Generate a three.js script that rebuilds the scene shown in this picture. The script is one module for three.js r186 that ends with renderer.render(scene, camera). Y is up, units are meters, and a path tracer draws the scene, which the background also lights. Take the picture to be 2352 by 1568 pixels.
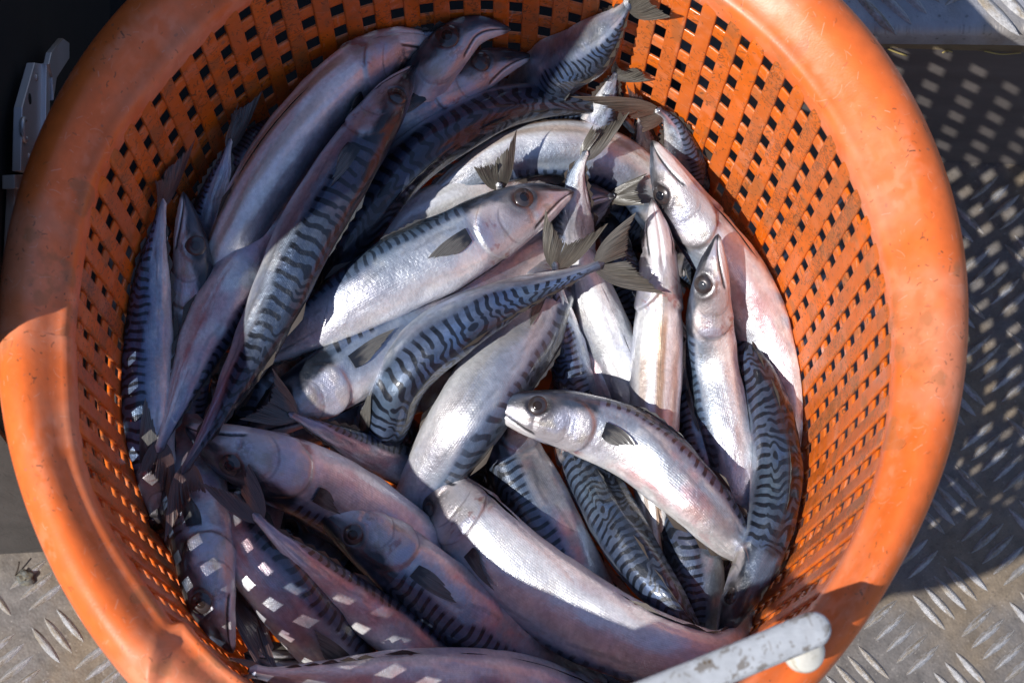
import * as THREE from 'three';

/* ------------------------------------------------------------------ camera, sky, sun, exposure */
const scene = new THREE.Scene();
const VW = 2352, VH = 1568, FOV = 19.2483;                 // the working frame that picture measurements are given in
const CAM = new THREE.Vector3(-0.0197, 1.2728, 0.3693);
const RIGHT = new THREE.Vector3(0.99808178, 0.0133474, 0.06045333), UP = new THREE.Vector3(0.05244749, 0.33653603, -0.94020889), BACK = new THREE.Vector3(-0.03289407, 0.94157599, 0.33519044);
const camera = new THREE.PerspectiveCamera(FOV, VW / VH, 0.02, 60);
camera.position.copy(CAM);
camera.quaternion.setFromRotationMatrix(new THREE.Matrix4().makeBasis(RIGHT, UP, BACK));
camera.focus = 1.22; camera.userData.fStop = 12;
camera.updateMatrixWorld();
scene.add(camera);

const SUN_EL = 46 * Math.PI / 180, SUN_DIR = new THREE.Vector3(-0.84, 0, 0.54).normalize().multiplyScalar(Math.cos(SUN_EL)).setY(Math.sin(SUN_EL));
const sun = new THREE.DirectionalLight(new THREE.Color(1.0, 0.97, 0.93), 5.0);
sun.position.copy(SUN_DIR).multiplyScalar(3);
sun.castShadow = true; sun.shadow.radius = 1.25; sun.shadow.mapSize.set(4096, 4096);
Object.assign(sun.shadow.camera, { left: -0.9, right: 0.9, top: 0.9, bottom: -0.9, near: 0.1, far: 8 });
sun.name = 'sun'; scene.add(sun); scene.add(sun.target);

{ // a clear blue sky with a little thin cloud towards the horizon
  const w = 512, h = 256, d = new Float32Array(w * h * 4);
  for (let j = 0; j < h; j++) for (let i = 0; i < w; i++) {
    const el = (j + 0.5) / h * Math.PI - Math.PI / 2, az = (i + 0.5) / w * 2 * Math.PI - Math.PI;
    const s = Math.max(0, Math.sin(el)), k = Math.pow(1 - s, 2.6);
    const cl = Math.max(0, Math.sin(az * 3 + 2 * Math.sin(el * 7)) * Math.sin(az * 5 + el * 9) - 0.25) * Math.exp(-Math.pow((s - 0.25) / 0.2, 2)) * 0.6;
    const o = (j * w + i) * 4, G = 0.75 * (el < 0 ? 0.25 : 1);
    d[o] = G * (0.165 + 0.42 * k + cl * 0.5); d[o + 1] = G * (0.27 + 0.40 * k + cl * 0.5); d[o + 2] = G * (0.54 + 0.27 * k + cl * 0.42); d[o + 3] = 1;
  }
  const sky = new THREE.DataTexture(d, w, h, THREE.RGBAFormat, THREE.FloatType);
  sky.mapping = THREE.EquirectangularReflectionMapping; sky.magFilter = sky.minFilter = THREE.LinearFilter; sky.wrapS = THREE.RepeatWrapping; sky.needsUpdate = true;
  scene.background = sky; scene.environment = sky;
}
const renderer = new THREE.WebGLRenderer({ antialias: true });
renderer.setSize(1024, 682);
renderer.toneMapping = THREE.LinearToneMapping; renderer.toneMappingExposure = 1.04;
renderer.shadowMap.enabled = true; renderer.shadowMap.type = THREE.PCFSoftShadowMap;

/* ------------------------------------------------------------------ helpers */
function rng(seed) { let a = seed >>> 0; return () => { a = a + 0x6D2B79F5 | 0; let t = Math.imul(a ^ a >>> 15, 1 | a); t = t + Math.imul(t ^ t >>> 7, 61 | t) ^ t; return ((t ^ t >>> 14) >>> 0) / 4294967296; }; }
const clamp = (x, a = 0, b = 1) => Math.min(b, Math.max(a, x)), lerp = (a, b, t) => a + (b - a) * t;
const smooth = (a, b, x) => { const t = clamp((x - a) / (b - a)); return t * t * (3 - 2 * t); };
const LAT = (() => { const r = rng(77), a = new Float32Array(65536); for (let i = 0; i < 65536; i++) a[i] = r(); return a; })();
function noise(x, y, px = 256, py = 256, s = 0) {          // value noise, 0..1, repeats every px, py cells
  let xi = Math.floor(x), yi = Math.floor(y); const fx = x - xi, fy = y - yi, u = fx * fx * (3 - 2 * fx), v = fy * fy * (3 - 2 * fy);
  const x0 = ((xi % px) + px) % px, x1 = (x0 + 1) % px, y0 = ((yi % py) + py) % py, y1 = (y0 + 1) % py, q = s * 7919;
  const g = (a, b) => LAT[(a + b * 256 + q) & 65535];
  return lerp(lerp(g(x0, y0), g(x1, y0), u), lerp(g(x0, y1), g(x1, y1), u), v);
}
function fbm(x, y, n, px = 256, py = 256, s = 0) { let a = 0.5, t = 0, m = 0; for (let i = 0; i < n; i++) { t += a * noise(x, y, px, py, s + i); m += a; a *= 0.55; x *= 2; y *= 2; px = Math.min(256, px * 2); py = Math.min(256, py * 2); } return t / m; }
const names = new Map();
function numbered(n) { const k = names.get(n) || 0; names.set(n, k + 1); return k ? n + '_' + String(k).padStart(3, '0') : n; }
function shade(o) { o.castShadow = true; o.receiveShadow = true; return o; }
function part(name, geometry, material, parent) { const m = shade(new THREE.Mesh(geometry, material)); m.name = name; parent.add(m); return m; }
function thing(name, label, category, position, group) {
  const o = new THREE.Group(); o.name = numbered(name); o.position.copy(position); o.userData = { label, category };
  if (group) o.userData.group = group; scene.add(o); return o;
}
function tag(o, label, category, group) { o.userData.label = label; o.userData.category = category; if (group) o.userData.group = group; return o; }
const FPX = VH / 2 / Math.tan(FOV * Math.PI / 360);
function ray(x, y) { return RIGHT.clone().multiplyScalar((x - VW / 2) / FPX).addScaledVector(UP, -(y - VH / 2) / FPX).addScaledVector(BACK, -1); }
function at(x, y, h) { const d = ray(x, y); return CAM.clone().addScaledVector(d, (h - CAM.y) / d.y); }        // where the line of sight meets height h
function atX(x, y, wx) { const d = ray(x, y); return CAM.clone().addScaledVector(d, (wx - CAM.x) / d.x); }
function atZ(x, y, wz) { const d = ray(x, y); return CAM.clone().addScaledVector(d, (wz - CAM.z) / d.z); }
function gridGeometry(nu, nv, f, closeV = false) {          // f(i, j) -> [x, y, z, u, v]
  const p = [], uv = [], ix = [];
  for (let i = 0; i <= nu; i++) for (let j = 0; j <= nv; j++) { const q = f(i, j); p.push(q[0], q[1], q[2]); uv.push(q[3], q[4]); }
  for (let i = 0; i < nu; i++) for (let j = 0; j < nv; j++) { const a = i * (nv + 1) + j, b = a + nv + 1; ix.push(a, b, a + 1, b, b + 1, a + 1); }
  const g = new THREE.BufferGeometry(); g.setAttribute('position', new THREE.Float32BufferAttribute(p, 3)); g.setAttribute('uv', new THREE.Float32BufferAttribute(uv, 2)); g.setIndex(ix); g.computeVertexNormals();
  if (closeV) weld(g, nu, nv, true); return g;
}
function weld(g, nu, nv, alongV) {                          // equal normals on both sides of a seam
  const n = g.attributes.normal;
  const mix = (a, b) => { const x = n.getX(a) + n.getX(b), y = n.getY(a) + n.getY(b), z = n.getZ(a) + n.getZ(b), l = Math.hypot(x, y, z) || 1; n.setXYZ(a, x / l, y / l, z / l); n.setXYZ(b, x / l, y / l, z / l); };
  if (alongV) for (let i = 0; i <= nu; i++) mix(i * (nv + 1), i * (nv + 1) + nv); else for (let j = 0; j <= nv; j++) mix(j, nu * (nv + 1) + j);
}
function texture(w, h, f, { srgb = true, repeat = [1, 1] } = {}) {  // f(x, y) -> [r, g, b] 0..1, linear for colour maps
  const d = new Uint8Array(w * h * 4), e = v => { v = clamp(v); return Math.round(255 * (srgb ? (v <= 0.0031308 ? 12.92 * v : 1.055 * Math.pow(v, 1 / 2.4) - 0.055) : v)); };
  for (let y = 0; y < h; y++) for (let x = 0; x < w; x++) { const c = f(x, y), o = (y * w + x) * 4; d[o] = e(c[0]); d[o + 1] = e(c[1]); d[o + 2] = e(c[2]); d[o + 3] = 255; }
  const t = new THREE.DataTexture(d, w, h, THREE.RGBAFormat); t.colorSpace = srgb ? THREE.SRGBColorSpace : THREE.NoColorSpace;
  t.wrapS = t.wrapT = THREE.RepeatWrapping; t.magFilter = THREE.LinearFilter; t.minFilter = THREE.LinearMipmapLinearFilter; t.generateMipmaps = true; t.repeat.set(...repeat); t.needsUpdate = true; return t;
}
function strokes(w, h, n, seed, { len = [3, 14], wid = [0.5, 1.1], dens = null, curve = 0.5 } = {}) {  // coverage of many short scratches or fibres on a tile that repeats
  const a = new Float32Array(w * h), r = rng(seed);
  for (let k = 0; k < n; k++) {
    let x = r() * w, y = r() * h, t = r() * 6.283; if (dens && r() > dens(x / w, y / h)) continue;
    const L = lerp(len[0], len[1], r() * r()), q = lerp(wid[0], wid[1], r()), op = 0.35 + 0.65 * r(), c = (r() - 0.5) * curve * 0.25;
    for (let s = 0; s < L; s += 0.5) {
      x += Math.cos(t) * 0.5; y += Math.sin(t) * 0.5; t += c;
      const R = Math.ceil(q); for (let j = -R; j <= R; j++) for (let i = -R; i <= R; i++) { const X = Math.round(x) + i, Y = Math.round(y) + j, D = Math.hypot(X - x, Y - y); const v = op * clamp(q + 0.5 - D); const o = (((Y % h) + h) % h) * w + ((X % w) + w) % w; if (v > a[o]) a[o] = v; }
    }
  }
  return a;
}
const mix3 = (a, b, t) => [a[0] + (b[0] - a[0]) * t, a[1] + (b[1] - a[1]) * t, a[2] + (b[2] - a[2]) * t];

/* ------------------------------------------------------------------ the deck: worn tread plate, in five-bar pattern */
const DECK_Y = -0.10;
const structure = o => { o.userData.kind = 'structure'; return o; };
const deckTex = (() => {
  const N = 1024, grit = strokes(N, N, 9000, 5, { len: [0.5, 3], wid: [0.4, 1.0] }), pale = strokes(N, N, 5000, 6, { len: [0.5, 2.5], wid: [0.3, 0.9] });
  return texture(N, N, (x, y) => {
    const u = x / N, v = y / N, dust = smooth(0.30, 0.68, fbm(u * 9, v * 9, 5, 9, 9, 3)), g = fbm(u * 60, v * 60, 3, 60, 60, 9), f = LAT[(x * 131 + y * 911 + ((x * y) & 255)) & 65535];
    let c = mix3([0.20, 0.182, 0.168], [0.25, 0.195, 0.135], dust);
    const k = 0.62 + 0.55 * g + 0.22 * (f - 0.5); c = c.map(q => q * k);
    c = mix3(c, [0.07, 0.055, 0.045], 0.55 * grit[y * N + x]); return mix3(c, [0.50, 0.45, 0.40], 0.6 * pale[y * N + x]);
  });
})();
const deckBump = texture(512, 512, (x, y) => { const g = 0.6 * fbm(x / 512 * 90, y / 512 * 90, 3, 90, 90, 2) + 0.4 * LAT[(x * 7 + y * 513) & 65535]; return [g, g, g]; }, { srgb: false });
const deckMat = new THREE.MeshStandardMaterial({ map: deckTex, bumpMap: deckBump, bumpScale: 0.0006, roughness: 0.66, metalness: 0.2 });
const deckGeo = gridGeometry(8, 8, (i, j) => { const x = -2 + i / 2, z = -2 + j / 2; return [x, DECK_Y, z, x / 0.5, -z / 0.5]; });
{ const ix = deckGeo.index.array; for (let i = 0; i < ix.length; i += 3) { const t = ix[i]; ix[i] = ix[i + 1]; ix[i + 1] = t; } deckGeo.computeVertexNormals(); }
const deck = structure(shade(new THREE.Mesh(deckGeo, deckMat))); deck.name = 'deck'; scene.add(deck);

const barTex = s => texture(128, 256, (x, y) => { const g = fbm(x / 128 * 8, y / 256 * 24, 4, 8, 24, s), w = smooth(0.35, 0.75, fbm(x / 128 * 3 + 4, y / 256 * 5, 4, 256, 5, s + 4)); const c = mix3([0.44, 0.435, 0.44], [0.32, 0.27, 0.21], w); return c.map(q => q * (0.6 + 0.75 * g)); });
const barMats = [1, 2, 3].map(s => new THREE.MeshStandardMaterial({ map: barTex(s * 11), roughness: 0.4, metalness: 0.35, bumpMap: deckBump, bumpScale: 0.0003 }));
function treadBar(L, W, H) {                                // a lens-shaped rib with a rounded crest, pointed at both ends
  const prof = [[-1, 0], [-0.45, 0.72], [0, 1], [0.45, 0.72], [1, 0]];
  return gridGeometry(8, 4, (i, j) => { const t = i / 8 * 2 - 1, k = Math.pow(Math.max(0, 1 - t * t), 0.8), p = prof[j]; return [L / 2 * t, H * p[1] * Math.pow(k, 0.7) - 0.0003, W / 2 * p[0] * (k + 0.02), j / 4, i / 8]; });
}
const barGeos = [treadBar(0.0335, 0.0060, 0.0025), treadBar(0.0325, 0.0056, 0.0024), treadBar(0.0342, 0.0062, 0.0026)];
function treadPlate(parent, y, c0, angle, cell, pitch, scale, inside) {
  const e1 = new THREE.Vector2(Math.cos(angle), Math.sin(angle)), e2 = new THREE.Vector2(-e1.y, e1.x), r = rng(19 + Math.round(y * 1000));
  for (let a = -22; a <= 22; a++) for (let b = -22; b <= 22; b++) {
    const along = (a + b) % 2 === 0;
    for (let k = -2; k <= 2; k++) {
      const o1 = a * cell + (along ? 0 : k * pitch), o2 = b * cell + (along ? k * pitch : 0);
      const x = c0.x + e1.x * o1 + e2.x * o2, z = c0.z + e1.y * o1 + e2.y * o2, g = Math.floor(r() * 3), m = Math.floor(r() * 3), jit = (r() - 0.5) * 0.05;
      if (!inside(x, z)) continue;
      const bar = part('tread_bar', barGeos[g], barMats[m], parent); bar.position.set(x, y, z); bar.rotation.y = -angle + (along ? 0 : Math.PI / 2) + jit; bar.scale.setScalar(scale);
    }
  }
}
treadPlate(deck, DECK_Y, new THREE.Vector3(0.32155, 0, 0.08283), 52.5 * Math.PI / 180, 0.0476, 0.0104, 1, (x, z) => (x > 0.215 && x < 0.50 && z > -0.225 && z < 0.21 && Math.hypot(x, z) > 0.235) || (x < -0.16 && x > -0.37 && z > 0.03 && z < 0.20 && Math.hypot(x, z) > 0.22));

/* the step up behind: a dark flat riser and a raised plate with a turned-down lip, in the basket's shadow */
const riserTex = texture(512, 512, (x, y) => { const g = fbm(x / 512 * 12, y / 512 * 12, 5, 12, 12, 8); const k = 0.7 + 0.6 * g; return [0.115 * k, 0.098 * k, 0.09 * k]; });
const RZ = -0.2405;
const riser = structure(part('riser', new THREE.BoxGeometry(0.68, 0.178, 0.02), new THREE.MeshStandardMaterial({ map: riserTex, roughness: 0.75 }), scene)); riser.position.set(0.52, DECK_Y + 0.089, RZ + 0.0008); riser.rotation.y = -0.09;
const packMat = new THREE.MeshStandardMaterial({ color: new THREE.Color(0.30, 0.23, 0.13), roughness: 0.9, bumpMap: deckBump, bumpScale: 0.0008 });
const packing = structure(part('packing_strip', new THREE.BoxGeometry(0.68, 0.009, 0.02), packMat, scene)); packing.position.set(0.52, 0.0828, RZ + 0.0023); packing.rotation.y = -0.09;
const plateTex = (() => { const N = 512, grit = strokes(N, N, 1200, 15, { len: [0.5, 5], wid: [0.4, 1.4] }); return texture(N, N, (x, y) => { const g = fbm(x / N * 14, y / N * 14, 5, 14, 14, 4), d = smooth(0.4, 0.7, fbm(x / N * 5, y / N * 5, 4, 5, 5, 21)); const c = mix3([0.36, 0.36, 0.38], [0.33, 0.29, 0.25], d).map(q => q * (0.6 + 0.7 * g)); return mix3(c, [0.06, 0.05, 0.045], 0.6 * grit[y * N + x]); }); })();
const plateMat = new THREE.MeshStandardMaterial({ map: plateTex, roughness: 0.55, metalness: 0.35, bumpMap: deckBump, bumpScale: 0.0007 });
const PLATE_Y = 0.1475;
const lip = [[-0.9, 0], [-0.008, 0], [-0.0035, -0.001], [-0.0008, -0.0038], [0, -0.008], [0, -0.018], [-0.0015, -0.0205], [-0.9, -0.0205]];
const raisedPlate = structure(part('raised_plate', gridGeometry(64, lip.length - 1, (i, j) => { const x = -0.22 + i / 64 * 0.67, w = 0.0016 * (noise(i * 0.9, j * 0.5, 256, 256, 5) - 0.5), p = lip[j]; return [x, PLATE_Y + p[1] + (j ? w : 0), p[0] + (j > 1 && j < 7 ? w : 0), x / 0.3, (p[0] + p[1]) / 0.3]; }), plateMat, scene)); raisedPlate.position.set(0.40, 0, RZ + 0.0235); raisedPlate.rotation.y = -0.07;
treadPlate(raisedPlate, PLATE_Y, new THREE.Vector3(-0.13, 0, -0.021), 50 * Math.PI / 180, 0.0476, 0.0125, 1.35, (x, z) => x > -0.20 && x < 0.06 && z < -0.0105 && z > -0.07);

/* ------------------------------------------------------------------ the storage box at the side, its toggle latch */
const boxTex = (() => { const N = 512, scr = strokes(N, N, 260, 31, { len: [8, 60], wid: [0.3, 0.8], curve: 0.05 }), dirt = strokes(N, N, 900, 32, { len: [1, 8], wid: [0.4, 1.0] }); return texture(N, N, (x, y) => { const g = fbm(x / N * 10, y / N * 10, 5, 10, 10, 12), k = 0.75 + 0.5 * g; let c = [0.082 * k, 0.073 * k, 0.064 * k]; c = mix3(c, [0.012, 0.010, 0.009], 0.8 * scr[y * N + x]); return mix3(c, [0.16, 0.15, 0.14], 0.35 * dirt[y * N + x]); }, { repeat: [3, 3] }); })();
const mat = structure(part('rubber_mat', new THREE.BoxGeometry(0.44, 0.004, 0.7), new THREE.MeshStandardMaterial({ color: new THREE.Color(0.012, 0.011, 0.010), roughness: 0.9, bumpMap: deckBump, bumpScale: 0.0006 }), scene)); mat.position.set(-0.05, DECK_Y + 0.0022, -0.56);
const BX = -0.266, BZ = 0.0136;
const box = thing('storage_box', 'tall dark box standing in shade beside the orange basket, metal toggle latch on its side', 'box', new THREE.Vector3(BX - 0.25, DECK_Y, BZ - 0.35));
const boxMat = new THREE.MeshStandardMaterial({ map: boxTex, roughness: 0.7, bumpMap: deckBump, bumpScale: 0.0003 });
{
  const s = new THREE.Shape(), w = 0.25, d = 0.35, r = 0.006; s.moveTo(-w + r, -d); s.lineTo(w - r, -d); s.absarc(w - r, -d + r, r, -Math.PI / 2, 0); s.lineTo(w, d - r); s.absarc(w - r, d - r, r, 0, Math.PI / 2); s.lineTo(-w + r, d); s.absarc(-w + r, d - r, r, Math.PI / 2, Math.PI); s.lineTo(-w, -d + r); s.absarc(-w + r, -d + r, r, Math.PI, 1.5 * Math.PI);
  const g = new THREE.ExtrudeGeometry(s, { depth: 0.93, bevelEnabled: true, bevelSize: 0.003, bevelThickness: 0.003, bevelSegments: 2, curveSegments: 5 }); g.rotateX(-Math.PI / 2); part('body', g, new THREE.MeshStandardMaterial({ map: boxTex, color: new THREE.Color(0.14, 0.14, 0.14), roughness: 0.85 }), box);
  part('front_panel', new THREE.BoxGeometry(0.484, 0.90, 0.004), boxMat, box).position.set(0, 0.46, 0.35 + 0.0045);
}
const steel = new THREE.MeshStandardMaterial({ map: texture(128, 256, (x, y) => { const g = fbm(x / 128 * 5, y / 256 * 10, 4, 5, 10, 17), w = smooth(0.5, 0.72, fbm(x / 128 * 3, y / 256 * 6, 4, 3, 6, 41)); return mix3([0.62, 0.62, 0.64], [0.30, 0.19, 0.10], w).map(q => q * (0.7 + 0.5 * g)); }), roughness: 0.36, metalness: 0.45 });
function slab(points, thick, bevel = 0.0006) { const s = new THREE.Shape(points.map(p => new THREE.Vector2(...p))); return new THREE.ExtrudeGeometry(s, { depth: thick, bevelEnabled: true, bevelSize: bevel, bevelThickness: bevel, bevelSegments: 2, curveSegments: 8 }); }
{
  // the latch lies flat on the box's side; built in (along, up) and turned onto the face
  const latch = new THREE.Group(); latch.name = 'latch'; box.add(latch);
  const X = BX + 0.004, o = atX(35, 300, X); latch.position.copy(o).sub(box.position);
  const P = (x, y) => { const p = atX(x, y, X).sub(o); return [-p.z, p.y]; };
  const put = (name, pts, thick, out, mat = steel) => { const g = slab(pts, thick); g.rotateY(Math.PI / 2); g.translate(out, 0, 0); return part(name, g, mat, latch); };
  put('latch_plate', [P(8, 250), P(38, 148), P(56, 150), P(50, 395), P(40, 400), P(4, 392)], 0.004, 0.006);
  put('side_flange', [P(54, 150), P(60, 150), P(63, 400), P(50, 402)], 0.011, 0.002);
  put('lever', [P(54, 150), P(60, 125), P(88, 92), P(103, 102), P(103, 135), P(72, 180), P(64, 230), P(62, 180)], 0.0025, 0.012);
  put('catch', [P(2, 405), P(62, 402), P(60, 425), P(48, 434), P(2, 432)], 0.006, 0.001);
  put('tension_rod', [P(12, 430), P(32, 430), P(18, 598), P(4, 602)], 0.004, 0.001);
  const hook = new THREE.TorusGeometry(0.006, 0.0016, 10, 20, 4.2); hook.rotateY(Math.PI / 2); part('hook', hook, steel, latch).position.set(0.011, P(10, 300)[1], -P(10, 300)[0]);
  const rv = new THREE.SphereGeometry(0.0022, 12, 8); rv.scale(0.5, 1, 1); { const hp = P(24, 229), hole = new THREE.CylinderGeometry(0.0032, 0.0032, 0.001, 20); hole.rotateZ(Math.PI / 2); part('hole', hole, new THREE.MeshStandardMaterial({ color: new THREE.Color(0.01, 0.01, 0.01), roughness: 0.9 }), latch).position.set(0.0106, hp[1], -hp[0]); }
  for (const [x, y] of [[22, 362], [40, 180]]) { const p = P(x, y); part('rivet', rv, steel, latch).position.set(0.0108, p[1], -p[0]); }
}

/* ------------------------------------------------------------------ the basket */
const R1 = 0.225, Y1 = 0.26, CONE = 0.098, PITCH = 0.0214, NSLAT = 80;
const oval = p => 1 + 0.044 * Math.cos(2 * (p - 1.536));
const wallR = (p, y) => (R1 - (Y1 - y) * CONE) * oval(p);
const lipW = p => 0.0412 + 0.0012 * Math.cos(p) - 0.0097 * Math.sin(p) - 0.00021 * Math.cos(2 * p) - 0.00386 * Math.sin(2 * p) + 0.0014 * Math.cos(3 * p) - 0.0023 * Math.sin(3 * p) + 0.00073 * Math.cos(4 * p) - 0.00016 * Math.sin(4 * p);
function plastic(seed, base, worn, dirt, N = 1024) {        // uv in quarter metres
  const speck = strokes(N, N, dirt, seed, { len: [2, 20], wid: [0.7, 1.7], dens: (u, v) => 0.15 + 0.85 * smooth(0.35, 0.7, fbm(u * 6, v * 6, 3, 6, 6, seed)) }), scr = strokes(N, N, 900, seed + 1, { len: [2, 40], wid: [0.35, 0.9], curve: 0.2 }), nick = strokes(N, N, 150, seed + 2, { len: [0.5, 7], wid: [1.0, 3.0] });
  return texture(N, N, (x, y) => {
    const u = x / N, v = y / N, o = y * N + x, w = smooth(0.36, 0.66, fbm(u * 5, v * 5, 5, 5, 5, seed + 3)), g = fbm(u * 40, v * 40, 3, 40, 40, seed + 7);
    let c = mix3(base, worn, w).map(q => q * (0.88 + 0.24 * g));
    c = mix3(c, [0.85, 0.58, 0.46], 0.42 * scr[o]); c = mix3(c, [0.84, 0.42, 0.28], 0.20 * smooth(0.48, 0.78, fbm(u * 9 + 3, v * 22, 5, 256, 22, seed + 19)) * smooth(0.35, 0.6, g)); c = mix3(c, [0.34, 0.14, 0.05], 0.5 * smooth(0.60, 0.74, fbm(u * 14, v * 14, 5, 14, 14, seed + 11))); c = mix3(c, [0.11, 0.055, 0.025], 0.85 * speck[o]); return mix3(c, [0.22, 0.13, 0.09], 0.6 * nick[o]);
  });
}
const plasticBump = texture(512, 512, (x, y) => { const g = 0.7 * fbm(x / 512 * 30, y / 512 * 30, 4, 30, 30, 6) + 0.3 * LAT[(x * 17 + y * 771) & 65535]; return [g, g, g]; }, { srgb: false });
const rough = (s, a, b) => texture(512, 512, (x, y) => { const g = smooth(0.3, 0.7, fbm(x / 512 * 9, y / 512 * 9, 5, 9, 9, s)); return [0, lerp(a, b, g), 0]; }, { srgb: false });
const rimMat = new THREE.MeshPhysicalMaterial({ map: plastic(51, [0.82, 0.160, 0.028], [0.77, 0.235, 0.105], 900), roughnessMap: rough(3, 0.36, 0.52), roughness: 1, bumpMap: plasticBump, bumpScale: 0.00012 });
const wallMap = plastic(61, [0.82, 0.160, 0.004], [0.70, 0.155, 0.022], 9500);
const slatMat = new THREE.MeshPhysicalMaterial({ map: wallMap, roughnessMap: rough(5, 0.3, 0.55), roughness: 1, bumpMap: plasticBump, bumpScale: 0.0002, transmission: 0.14, thickness: 0 });
const dirtyMat = slatMat.clone(); dirtyMat.map = plastic(81, [0.76, 0.155, 0.008], [0.62, 0.155, 0.03], 26000);
const ringMat = new THREE.MeshPhysicalMaterial({ map: plastic(71, [0.80, 0.16, 0.005], [0.74, 0.165, 0.02], 2600, 512), roughnessMap: rough(7, 0.25, 0.5), roughness: 1, bumpMap: plasticBump, bumpScale: 0.0002, transmission: 0.12, thickness: 0 });

const basket = thing('fish_basket', 'round orange plastic fish basket with latticed wall and rolled rim, heaped with mackerel', 'basket', new THREE.Vector3(0, DECK_Y, 0));
const bY = -DECK_Y;
{ // rim: plain band, shoulder, rolled lip; profile across in units of the lip width, heights in metres
  const prof = [[0.115, 0.005], [0.05, 0.0045], [0.034, 0.0058], [0.036, 0.0100], [0.046, 0.0146], [0.068, 0.0182], [0.11, 0.0206], [0.17, 0.0216], [0.24, 0.0228], [0.32, 0.0258], [0.42, 0.0295], [0.53, 0.0325], [0.64, 0.0330], [0.75, 0.0318], [0.84, 0.0296], [0.92, 0.0262], [0.975, 0.0220], [1.0, 0.0168], [1.0, 0.0105], [0.975, 0.0030], [0.935, -0.0050], [0.875, -0.0085], [0.815, -0.0075], [0.865, -0.0030], [0.905, 0.0050], [0.895, 0.0140], [0.845, 0.0205], [0.74, 0.024], [0.62, 0.0275], [0.45, 0.0245], [0.26, 0.014], [0.14, 0.008], [0.115, 0.005]];
  const NU = 560;
  const g = gridGeometry(NU, prof.length - 1, (i, j) => {
    const p = -Math.PI + i / NU * 2 * Math.PI, d = p * 180 / Math.PI, [a, hh] = prof[j];
    const inner = smooth(0.75, 0.1, a);                                                    // a fold in the lip beside the handle, which sits a little lower
    const dent = 0.0016 * Math.sin(d * 0.16 + 1) * smooth(100, 150, Math.abs(d)) * inner + 0.0012 * (noise(p * 3 + 20, a * 2, 256, 256, 3) - 0.5);
    const slant = d + 5.4 * a - 136.5, step = smooth(0.7, -0.7, slant) * smooth(58, 68, d), crease = Math.exp(-Math.pow((slant - 0.9) / 1.3, 2)) * smooth(0.1, 0.4, a) * 0.0022;
    const r = wallR(p, Y1) + a * lipW(p) + dent - step * (0.0035 * inner + 0.002), y = Y1 + bY + hh + crease - step * 0.0042 * smooth(0.05, 0.3, a) + 0.0010 * (noise(p * 4 + 9, 1.5, 256, 256, 4) - 0.5) * smooth(0.1, 0.5, a);
    let len = 0; for (let k = 1; k <= j; k++) len += Math.hypot((prof[k][0] - prof[k - 1][0]) * 0.042, prof[k][1] - prof[k - 1][1]);
    return [r * Math.cos(p), y, r * Math.sin(p), p * 6 / (2 * Math.PI), len / 0.25];
  }); weld(g, NU, prof.length - 1, false);
  part('rim', g, rimMat, basket);
}
function slatGeometry(p0, seed) {                           // one upright slat, edges rounded, its top sinking into the plain band
  const r = rng(seed), hw = 0.0051 + (r() - 0.5) * 0.0005, sec = [[-1, 0.0022], [-1, 0.0011], [-0.93, 0.0005], [-0.78, 0.0001], [0.78, 0.0001], [0.93, 0.0005], [1, 0.0011], [1, 0.0022]], NY = 14, ou = r(), ov = r();
  const wob = (r() - 0.5) * 0.0010, head = [[0.2752, 0.0042, 0.55], [0.2735, 0.0020, 0.74], [0.2700, 0.0007, 0.92], [0.2655, 0.0001, 1]];
  return gridGeometry(NY + head.length, sec.length, (i, j) => {
    const q = sec[j % sec.length], [y, sink, w] = i < head.length ? head[i] : [lerp(0.2615, -0.085, (i - head.length) / NY), 0, 1], rr = wallR(p0, y) + q[1] + sink;
    const c = q[0] * hw * w * lerp(0.86, 1, smooth(-0.1, 0.26, y)) + wob * Math.sin(y * 18 + p0), dp = c / rr, u = (c + ou * 0.25) / 0.25;
    return [rr * Math.cos(p0 + dp), y + bY, rr * Math.sin(p0 + dp), u, y / 0.25 + ov + (j > 5 ? 0.014 : 0)];
  });
}
for (let k = 0; k < NSLAT; k++) part('slat', slatGeometry((k + 0.35) / NSLAT * 2 * Math.PI, 100 + k), (k < 9 || k > 70) && (k * 7) % 5 < 4 || k % 6 === 0 ? dirtyMat : slatMat, basket);
for (let k = 0; k < 17; k++) {                              // the hoops behind the slats: holes stay open between them
  const yc = Y1 - 0.0107 - k * PITCH, sec = []; for (let a = 0; a < 10; a++) { const t = a / 10 * 2 * Math.PI, c = Math.cos(t), s = Math.sin(t); sec.push([0.0029 - 0.0012 * Math.sign(c) * Math.pow(Math.abs(c), 0.5), 0.0053 * Math.sign(s) * Math.pow(Math.abs(s), 0.6)]); }
  const g = gridGeometry(200, 10, (i, j) => { const p = i / 200 * 2 * Math.PI, q = sec[j % 10], y = yc + q[1], r = wallR(p, y) + q[0]; return [r * Math.cos(p), y + bY, r * Math.sin(p), p * 6 / (2 * Math.PI) + k * 0.37, q[1] / 0.25 + k * 0.21 + j * 0.003]; }, true); weld(g, 200, 10, false);
  part('hoop', g, ringMat, basket);
}
{ const prof = []; const base = new THREE.LatheGeometry([new THREE.Vector2(0.0001, 0.012), new THREE.Vector2(0.16, 0.012), new THREE.Vector2(0.186, 0.016), new THREE.Vector2(0.192, 0.030), new THREE.Vector2(0.198, 0.030), new THREE.Vector2(0.196, 0.010), new THREE.Vector2(0.185, 0.002), new THREE.Vector2(0.0001, 0.002)], 72); base.scale(oval(0), 1, oval(Math.PI / 2)); part('base', base, ringMat, basket); }
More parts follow.
